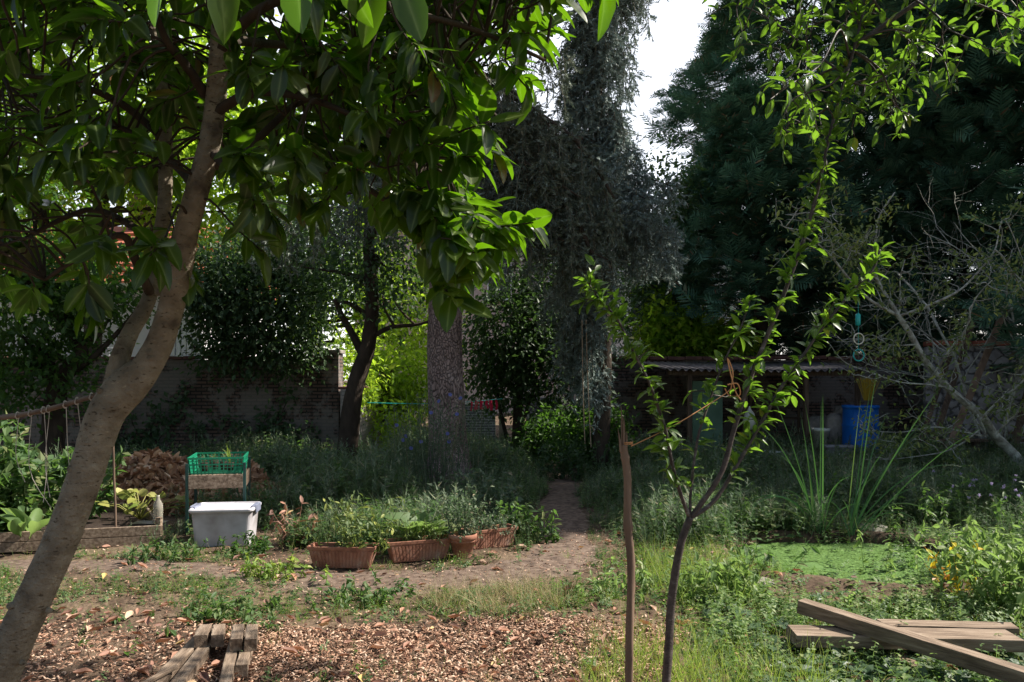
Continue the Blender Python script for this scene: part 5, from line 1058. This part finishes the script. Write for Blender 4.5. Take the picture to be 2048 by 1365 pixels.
    for px, py in ((900, 790), (921, 797), (862, 826), (914, 829), (811, 873), (793, 851), (842, 884), (895, 868), (898, 884), (822, 897), (878, 803), (806, 881)):
        p = P(px, py, D - .1) - A([P(870, 0, D)[0], D, 0]); q = interp([(p[0] * .55, 0, .1), (p[0] * .7, -.05, p[2] * .5), (p[0] * .85 + .03, -.08, p[2] * .8), tuple(p)], 10); mb.tube(q, np.linspace(.007, .003, 10), 4); tips += [q[4], q[6], q[7]]
    T_ = A(tips); leafy(mb, g, T_, rdirs(g, len(T_), .5), 5, .05, .03, KITE, 0); part(mb if False else mb, 'stems', M['weed_grey'], b) if False else mb.build('stems', M['weed_grey'], b)
    def flower(b, p, g, r=.024):
        n = 12; a = np.linspace(0, 6.283, n, endpoint=False); f = unit(A([g.normal() * .4, -1, .5])); e1 = unit(np.cross(f, [0, 0, 1])); e2 = np.cross(e1, f); d = e1 * np.cos(a)[:, None] + e2 * np.sin(a)[:, None] + f * .25
        mb = MB(); mb.inst((A([[-.2, 0, 0], [.2, 0, 0], [.28, 1, 0], [-.28, 1, 0]]), A([[0, 1, 2, 3]])), np.repeat(p[None], n, 0), basis(d, np.repeat(f[None], n, 0)), np.full(n, r)); mb.build('flower', M['petal_blue'], b)
    bx = P(870, 0, D)[0]
    for px, py in ((900, 790), (921, 797), (862, 826), (914, 829), (811, 873), (793, 851), (842, 884), (895, 868), (898, 884), (822, 897), (878, 803), (806, 881)):
        p = P(px, py, D - .1); flower(b, p - A([bx, D, 0]), g, .025); 
    # young yellow-leaved plant near pond right
    mb = stems(rng(7), 7, .42, (1, 1), .35, 9, .085, OVAL, .3, .004); c = G(1905, 1190); tag(mb.build('yellowing_plant', leaf_mat('autumn_leaf', [(0, (.3, .35, .03)), (.5, (.6, .5, .03)), (1, (.55, .15, .03))], (.8, .6, .03), .4), loc=(c[0], c[1], 0)), 'small plant with yellow and orange leaves at the near right of the pond', 'plant')
    # iris clumps
    for i, (px, lab, fs, sd) in enumerate([(1640, 'clump of tall iris blades at the far left bank of the pond', [(-.38, 1.2, .2), (-.25, 1.35, 0.1), (-.12, 1.1, .05), (-.18, 1.45, .0), (.02, 1.2, .1), (-.6, .95, .9), (-.75, 1.1, .9), (-.05, .8, .3), (-.3, .9, .3), (-1.0, .75, .5), (-.15, 1.2, .1)], 1), (1700, 'clump of tall iris blades at the far right bank of the pond', [(.1, 1.5, .0), (.15, 1.4, .05), (.55, 1.35, .1), (.45, 1.5, .0), (.65, 1.45, .1), (.3, 1.2, .1), (.75, 1.25, .3), (1.0, 1.25, 1.0), (.2, .9, .3), (-.05, 1.3, .05), (.8, .8, .2), (.35, .7, .3), (.5, 1.1, .15)], 2)]):
        g = rng(sd); y = 8.15; x = P(px, 0, y)[0]; mb = MB()
        for (lx, L, cv) in fs + [(g.normal() * .5, g.uniform(.4, .7), .5) for _ in range(5)]:
            n = 12; p = A([g.normal() * .035, g.normal() * .05, 0.0]); d = unit(A([lx, g.normal() * .18, 1])); V = []; wd = g.uniform(.004, .0065); L *= 1.15; cv = cv * 1.7 + .12
            for k in range(n + 1):
                f = k / n; s = unit(np.cross(d, [0.2, 1, 0])) * wd * (1 - f ** 2.5) * (.8 + .5 * min(1, f * 3)); V += [p - s, p + A([0, -.002, 0]), p + s]; p = p + d * L / n; d = unit(d + A([0, 0, -cv * .26 * f * 1.4]) + A([lx, 0, 0]) * cv * .06)
            Fc = []
            for k in range(n): o = k * 3; Fc += [[o, o + 1, o + 4, o + 3], [o + 1, o + 2, o + 5, o + 4]]
            mb.add(V, Fc)
        tag(mb.build('iris_clump', M['reed'], smooth=True, loc=(x, y, float(gh(x, y)) - .02)), lab, 'plant', 'iris clumps at the pond')
small()

# ---------------------------------------------------------------- undergrowth, grass, litter
def field(g, n, x0, x1, y0, y1, dens):
    x = g.uniform(x0, x1, n); y = g.uniform(y0, y1, n); k = g.random(n) < dens(x, y); x, y = x[k], y[k]; return x, y, gh(x, y)
ONP = lambda x, y, m=0: pathd(x, y) < path_w(x, y) + m
def chunked(f):
    def h(x, y):
        out = np.zeros(len(x))
        for i in range(0, len(x), 4000): out[i:i + 4000] = f(x[i:i + 4000], y[i:i + 4000])
        return out
    return h
PROPS = A([(-2.73, 7.86, .42), (-3.13, 8.5, .35), (-1.44, 6.85, .3), (-.85, 7.05, .33), (-.43, 7.1, .15), (-.2, 7.55, .28), (-.9, 12.4, .4)])
def free(x, y, pond_m=.97):
    k = pond_r(x, y) > pond_m
    for px, py, r in PROPS: k &= np.hypot(x - px, y - py) > r * .95
    return k
def bedmask(x, y): return (x < -3.5) & (y > 6.9 + (x + 6.6) * .28) & (y < 9.3)
@chunked
def meadow(x, y):
    d = np.zeros(len(x)); mid = (y > 7.2 - .12 * x + .15 * sn(x * 3, y * 3)) & (y < 16.5); d[mid] = .9
    d *= ~ONP(x, y, -.02); d *= free(x, y); d *= ~bedmask(x, y); d *= .35 + .65 * (sn(x * 2.2, y * 2.2, 4) > -.35)
    d[(x > 1.0) & (y > 11.9) & (x < 6)] *= .55; d[(x < -2.2) & (y < 8.3)] *= .6
    hp = np.hypot(x + 4.1, y - 10.2) < 1.25; d[hp] *= .12; d[(x < -2.3) & (y > 11.5)] *= .35
    return d
@chunked
def fore(x, y):      # sparse growth on the near ground
    d = np.zeros(len(x)); z = (y < 7.4); n = sn(x * 1.9, y * 2.3, 9) * .7 + .4 * sn(x * 5, y * 6, 2)
    d[z] = np.clip(.1 + .7 * (n[z] - .1 + .45 * (y[z] > 5.25) * (y[z] < 6.35) + .25 * (y[z] >= 6.35)), .04, .85)
    r = (x > 1.0) & z; d[r] = np.clip(.55 + .5 * n[r], .15, 1)
    t = (np.hypot(x - .15, (y - 5.75) * 1.5) < .6); d[t] = .75
    b = (y < 5.25) & (x < .95); d[b] *= .25; d[(y > 5.75) & (y < 6.4) & (x > 1.9) & (x < 4.0)] *= .15; d *= ~ONP(x, y, -.05) * .93 + .07; d *= free(x, y, .98); d *= ~bedmask(x, y); return d
def grass_obj(name, label, g, xyz, per, h0, h1, w, mat, hang=.35, hscale=None):
    x, y, z = xyz; n = len(x) * per; P0 = np.repeat(np.stack([x, y, z - .01], -1), per, 0) + g.normal(size=(n, 3)) * A([.025, .025, 0])
    d = g.normal(size=(n, 3)) * hang + A([0, 0, 1]); H = g.uniform(h0, h1, n); 
    if hscale is not None: H = H * np.repeat(hscale(x, y), per)
    sc = np.stack([np.full(n, w) * (.7 + .6 * g.random(n)) * 10, H, H], -1); mb = MB(); mb.inst(GRASS, P0, basis(d, unit(g.normal(size=(n, 3)) + A([0, 0, .3]))), sc)
    return tag(mb.build(name, M[mat]), label, 'grass', kind='stuff')
def weed_template(seed, pairs=6, ls=.3, w=.3):
    g = rng(seed); V = [A([[-.012, 0, 0], [.012, 0, 0], [.006, 0, 1.0], [-.006, 0, 1.0]])]; Fq = [[0, 1, 2, 3]]; Ft = []; n = 4
    for i in range(pairs):
        z = .12 + .86 * i / (pairs - 1)
        for s in (0, 1):
            a = i * 1.57 + s * 3.14 + g.normal() * .3; L = ls * (1.15 - .75 * z) * g.uniform(.8, 1.2); d = A([math.cos(a), math.sin(a), .25 - .5 * g.random()]); q = A([-math.sin(a), math.cos(a), 0]) * L * w; o = A([0, 0, z])
            V.append(A([o, o + d * L * .5 + q, o + d * L - A([0, 0, .1 * L]), o + d * L * .5 - q])); Ft += [[n, n + 1, n + 2], [n, n + 2, n + 3]]; n += 4
    return np.concatenate(V), [A(Fq), A(Ft)]
def feather_template(seed):
    g = rng(seed); V = [A([[-.01, 0, 0], [.01, 0, 0], [.004, 0, 1.0], [-.004, 0, 1.0]])]; Fq = [[0, 1, 2, 3]]; Ft = []; n = 4
    for i in range(26):
        z = .15 + .83 * g.random(); a = g.random() * 6.28; L = .3 * (1.2 - z); d = A([math.cos(a), math.sin(a), .7]) * L; q = A([-math.sin(a), math.cos(a), 0]) * .012; o = A([0, 0, z]); V.append(A([o - q, o + q, o + d])); Ft.append([n, n + 1, n + 2]); n += 3
    return np.concatenate(V), [A(Fq), A(Ft)]
def weeds_obj(name, label, g, xyz, h0, h1, mat, Ts, lean=.2, hscale=None, cat='weeds'):
    x, y, z = xyz; n = len(x); d = unit(g.normal(size=(n, 3)) * lean + A([0, 0, 1])); a = g.normal(size=(n, 3)); zz = d; xx = unit(np.cross(a, zz)); R = np.stack([xx, np.cross(zz, xx), zz], -1); H = g.uniform(h0, h1, n)
    if hscale is not None: H = H * hscale(x, y)
    mb = MB(); w = g.integers(0, len(Ts), n); P0 = np.stack([x, y, z - .01], -1)
    for i, T in enumerate(Ts): k = w == i; mb.inst(T, P0[k], R[k], H[k])
    return tag(mb.build(name, M[mat]), label, cat, kind='stuff')
WT = [weed_template(i, 5 + i % 3, .34, .32) for i in range(4)]; FT = [feather_template(i) for i in range(3)]
def growth():
    g = rng(200)
    hs = lambda x, y: (1.3 - .75 * np.exp(-((x + .75) / .5) ** 2 - ((y - 11) / 1.6) ** 2)) * np.clip(.55 + .5 * sn(x * 1.1, y * 1.1, 2) + .25 * np.clip((y - 8) / 3, 0, 1), .3, 1.25) * np.where(x > 1.0, .9, 1.0)
    hs0 = hs; hs = lambda x, y: hs0(x, y) * np.clip(.35 + .8 * chunked(lambda a, b: pathd(a, b) - path_w(a, b))(x, y), .35, 1)
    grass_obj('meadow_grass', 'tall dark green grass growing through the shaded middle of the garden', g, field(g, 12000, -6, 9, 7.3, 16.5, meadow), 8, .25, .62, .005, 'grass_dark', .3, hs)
    weeds_obj('meadow_weeds', 'leafy green weeds filling the shaded ground on both sides of the path', g, field(g, 21000, -6, 9, 7.3, 16.5, meadow), .18, .5, 'weed', WT, .25, hs)
    weeds_obj('feathery_weeds', 'grey-green feathery weeds between the leafy ones', g, field(g, 14000, -6, 9, 7.6, 16.5, meadow), .25, .65, 'weed_grey', FT, .25, hs)
    gx = lambda x, y: meadow(x, y) * (sn(x * 3, y * 3, 8) > .2); grass_obj('dry_seed_stalks', 'pale dry seed stalks standing among the weeds', g, field(g, 1300, -5, 9, 7.4, 13, gx), 2, .3, .75, .004, 'straw', .22, hs)
    weeds_obj('low_ground_cover', 'small round-leaved ground cover creeping over the near soil', g, field(g, 27000, -4.5, 6, 4.0, 7.9, fore), .04, .13, 'weed', WT, .5)
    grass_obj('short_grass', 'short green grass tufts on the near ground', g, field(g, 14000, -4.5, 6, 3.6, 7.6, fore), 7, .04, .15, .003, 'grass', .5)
    rt = chunked(lambda x, y: free(x, y, 1.0) * ((y < 6.4) | (x > 4.1)) * (.7 * (x > 1.15)) * np.where((x > 1.5) & (np.abs(y - 4.85) < .28), .08, 1.0) * np.where(y < 4.6, .35, 1.0) * np.where((y > 5.75) & (y < 6.4) & (x > 1.9) & (x < 4.0), .12, 1.0))
    weeds_obj('nettle_patch', 'light green leafy weeds on the sunny ground right of the sapling', g, field(g, 8500, 1.0, 6.5, 3.9, 7.9, rt), .06, .2, 'lightweed', WT, .35)
    # tall grass near sapling and by the pond left
    st = chunked(lambda x, y: ((np.hypot((x - .75) * 1.1, (y - 4.1) * .7) < .42) | (np.hypot(x - 1.35, (y - 4.0) * .9) < .25)) * .9 + (np.hypot((x - 1.45), (y - 6.3) * .55) < .45) * .6)
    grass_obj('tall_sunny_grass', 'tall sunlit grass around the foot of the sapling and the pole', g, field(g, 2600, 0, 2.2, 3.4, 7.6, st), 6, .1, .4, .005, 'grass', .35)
    tf = chunked(lambda x, y: (np.hypot(x + .1, (y - 5.7) * 1.4) < .5) * .8); grass_obj('straw_tuft', 'pale bent grass tufts in the sun before the round pot', g, field(g, 420, -.7, .6, 5.2, 6.2, tf), 8, .1, .3, .005, 'straw', .75)
    cw = chunked(lambda x, y: (pond_r(x, y) < 1.0) * np.clip(.12 + .5 * (x > PX + .25) * (sn(x * 4, y * 5, 3) > -.3) + .5 * (y < PY - .55), 0, 1)); x, y, z = field(g, 900, PX - 1.3, PX + 1.3, PY - 1.1, PY + 1.1, cw)
    weeds_obj('pond_weeds', 'small leafy water plants standing up through the duckweed', g, (x, y, 0 * z - .05), .05, .16, 'weed', WT, .35)
    # ivy
    iv = chunked(lambda x, y: (x > 1.35 + .2 * sn(x * 4, y * 4)) * (y < 4.75) * .95 + (x > 1.3) * (y > 4.75) * (y < 5.8) * .25); x, y, z = field(g, 5200, 1.2, 5, 3.4, 5.9, iv); n = len(x)
    L = (lambda: (A([[0, 0, 0], [-.5, .15, .05], [-.3, .45, .03], [-.45, .75, -.05], [0, 1, -.08], [.45, .75, -.05], [.3, .45, .03], [.5, .15, .05]]), A([[0, 1, 2], [0, 2, 4], [2, 3, 4], [0, 4, 6], [4, 5, 6], [0, 6, 7]])))()
    mb = MB(); a = g.random(n) * 6.28; mb.inst(L, np.stack([x, y, z + .012 + .035 * g.random(n)], -1), basis(np.stack([np.cos(a), np.sin(a), g.normal(size=n) * .2], -1), A([0, 0, 1]) + g.normal(size=(n, 3)) * .3), .05 + .045 * g.random(n)); tag(mb.build('ivy_ground_cover', M['ivy']), 'dark glossy ivy carpeting the ground under the timbers', 'ivy', kind='stuff')
    # fallen leaves
    lf = chunked(lambda x, y: np.clip(.12 + .5 * (y < 5.6) * (x < 1.1) + .2 * sn(x * 2, y * 2, 1), .03, 1) * free(x, y) * ~bedmask(x, y)); x, y, z = field(g, 2500, -4.5, 4.5, 3.3, 8.2, lf); n = len(x); a = g.random(n) * 6.28
    mb = MB(); mb.inst(CURL, np.stack([x, y, z + .012 + .012 * g.random(n)], -1), basis(np.stack([np.cos(a), np.sin(a), g.normal(size=n) * .15], -1), A([0, 0, 1]) + g.normal(size=(n, 3)) * .35), .05 + .06 * g.random(n)); tag(mb.build('fallen_leaves', M['deadleaf'], smooth=True), 'brown curled fallen leaves scattered over the soil', 'leaves', kind='stuff')
    # bark chips
    ch = chunked(lambda x, y: np.clip((5.35 + .25 * sn(x * 2, y, 3) - y) * 3, 0, 1) * (x < 1.0 + .2 * sn(y * 3, x)) * (.35 + .65 * (x > -1.9)) + .035 + .05 * (sn(x * 3, y * 4, 6) > .2)); x, y, z = field(g, 210000, -4.2, 1.9, 3.3, 8.6, ch); n = len(x); a = g.random(n) * 6.28
    B = (A([[-.5, -.5, 0], [.5, -.4, 0], [.45, .5, .1], [-.35, .5, .05], [0, 0, .22]]), A([[0, 1, 4], [1, 2, 4], [2, 3, 4], [3, 0, 4]])); s = .007 + .019 * g.random(n) ** 1.6
    mb = MB(); mb.inst(B, np.stack([x, y, z + .006 + .012 * g.random(n)], -1), basis(np.stack([np.cos(a), np.sin(a), g.normal(size=n) * .35], -1), A([0, 0, 1]) + g.normal(size=(n, 3)) * .5), np.stack([s * .5, s * 1.3, s], -1)); tag(mb.build('bark_chips', M['chip']), 'reddish bark chips spread over the foreground bed', 'bark chips', kind='stuff')
    # leaf heap
    n = 3400; q = g.random(n) ** .5; t = g.random(n) * 6.283; x = -4.2 + 1.4 * q * np.cos(t); y = 10.2 + .85 * q * np.sin(t); h = .52 * np.clip(1 - q ** 1.8, 0, 1) * (1 + .25 * np.sin(x * 5) + .15 * np.sin(y * 7)); a = g.random(n) * 6.28
    mb = MB(); V = []; k = 40; 
    for i in range(9):
        for j in range(k): f = i / 8; V.append([-4.2 + 1.38 * f * math.cos(j / k * 6.283), 10.2 + .84 * f * math.sin(j / k * 6.283), .47 * max(0, 1 - f ** 1.8) - .03])
    i = np.arange(8)[:, None] * k; j = np.arange(k)[None]; j2 = (j + 1) % k; mb.add(V, np.stack([i + j, i + k + j, i + k + j2, i + j2], -1).reshape(-1, 4))
    mb.inst(CURL, np.stack([x, y, h + .03 * g.random(n)], -1), basis(np.stack([np.cos(a), np.sin(a), g.normal(size=n) * .8 - .2], -1), A([0, -.2, 1]) + g.normal(size=(n, 3)) * .9), .1 + .09 * g.random(n)); tag(mb.build('leaf_heap', M['heapleaf'], smooth=True), 'big heap of dry brown laurel leaves and twigs behind the table', 'leaf heap', kind='stuff')
growth()
def bushes():
    g = rng(300)
    for i, (px, py, y, h, sx, n, mat, lab, nm) in enumerate([
        (760, 0, 5.9, .14, 2.6, 40, 'weed', 'low green weed clump in the sun before the middle trough', 'weed_clump'),
        (545, 0, 6.4, .2, 1.6, 24, 'grass', 'small grassy weed clump on the bare earth before the leftmost trough', 'weed_clump'),
        (1240, 0, 5.9, .22, 1.5, 22, 'lightweed', 'pale weed clump behind the broken pole', 'weed_clump'),
        (1440, 0, 5.7, .38, 1.6, 26, 'lightweed', 'tall pale weed clump right of the sapling, before the pond', 'weed_clump'),
        (1990, 0, 6.6, .62, 3.2, 80, 'lightweed', 'pale green sunlit bush at the right edge before the pond', 'bush'),
        (2030, 0, 5.5, .55, 2.6, 60, 'lightweed', 'leafy green bush at the right edge above the timbers', 'bush'),
        (1990, 0, 8.6, .55, 6.0, 60, 'weed', 'dark mint bush with mauve flowers right of the pond', 'mint_bush'),
        (960, 0, 9.0, .62, 2.6, 50, 'weed_grey', 'grey-green borage bush behind the rightmost trough', 'bush'),
        (1035, 0, 7.9, .4, 1.6, 30, 'weed', 'green leafy plant at the path beside the rightmost trough', 'bush'),
        (1160, 0, 12.8, .75, 4.5, 60, 'dark', 'dark green elder bush under the hanging ropes', 'bush'),
        (590, 0, 7.9, .5, 1.2, 9, 'deadleaf', 'dry brown weed stalk left of the leftmost trough', 'dry_weed'),
        (1515, 0, 6.7, .5, .9, 12, 'weed', 'tall green nettle at the near left edge of the pond', 'nettle'),
        (330, 0, 7.0, .22, 2.2, 26, 'weed', 'low green weed clump between the leaning trunk and the white box', 'weed_clump'),
        (455, 0, 5.4, .16, 2.6, 40, 'weed', 'low green weed clump behind the sawn timbers', 'weed_clump'),
        (500, 0, 7.35, .2, 2.0, 26, 'mid', 'round-leaved weed clump at the foot of the white box', 'weed_clump'),
        (300, 0, 14.6, .55, 7, 50, 'dark', 'dark ferny bush at the foot of the left back wall', 'bush'),
        (560, 0, 13.6, .5, 4, 40, 'dark', 'dark undergrowth plant at the wall behind the leaf heap', 'bush')]):
        x = P(px, 0, y)[0]; mb = stems(g, n, h, (sx, sx * .7), .3, 20 if h > .3 else 14, .055 if h < .3 else .075, OVAL if y < 9 else KITE, .3, .004, .09)
        b = thing(nm, lab, 'bush' if 'bush' in nm else 'plant', (x, y, float(gh(x, y)) - .01)); mb.build('foliage', M[mat], b, smooth=False)
        if nm == 'mint_bush':
            
            for k in range(30):
                mb = MB(); p = A([g.normal() * .5, g.normal() * .35, .35 + .25 * g.random()]); d = rdirs(g, 12); mb.inst(KITE, np.repeat(p[None], 12, 0), basis(d, g.normal(size=(12, 3))), .022); mb.build('flower', M['petal_mauve'], b)
bushes()
def wall_ivy():
    g = rng(400)
    for (px, py, w, h, n, y, lab) in ((545, 840, .45, .75, 900, 15.82, 'dark ivy climbing the back wall behind the planting table'), (300, 800, .7, .6, 700, 15.82, 'thin ivy spreading on the back wall just right of the leaning trunk'), (735, 800, .0, .5, 320, 16.6, 'ivy hanging over the sunlit side wall')):
        side = w == 0; c = P(px, py, y); cx = -3.0 if side else c[0]; b = thing('wall_ivy', lab, 'ivy', (cx, y, 0)); L = [wander(g, (g.normal() * (w or .01) * .5, 0 if not side else g.normal() * .7, 0 if not side else 1.45), (g.normal() * .4, 0, 1 if not side else -1), (c[2] + h) * g.uniform(.6, 1) if not side else .5, 14, .22) for _ in range(9)]
        mb = MB(); [mb.tube(q * (A([1, .15, 1]) if not side else A([.15, 1, 1])), .007, 4) for q in L]; mb.build('stems', M['bark_dark'], b); q = np.concatenate(L); q = q[g.integers(0, len(q), n)] + g.normal(size=(n, 3)) * .1
        if side: q[:, 0] = np.abs(q[:, 0]) * .3 + .01
        else: q[:, 1] = -np.abs(q[:, 1]) * .4 - .01
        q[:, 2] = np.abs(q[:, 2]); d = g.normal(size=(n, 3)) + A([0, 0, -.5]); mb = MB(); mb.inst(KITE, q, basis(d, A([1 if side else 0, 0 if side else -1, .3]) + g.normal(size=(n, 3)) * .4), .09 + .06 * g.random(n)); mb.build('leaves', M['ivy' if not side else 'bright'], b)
wall_ivy()
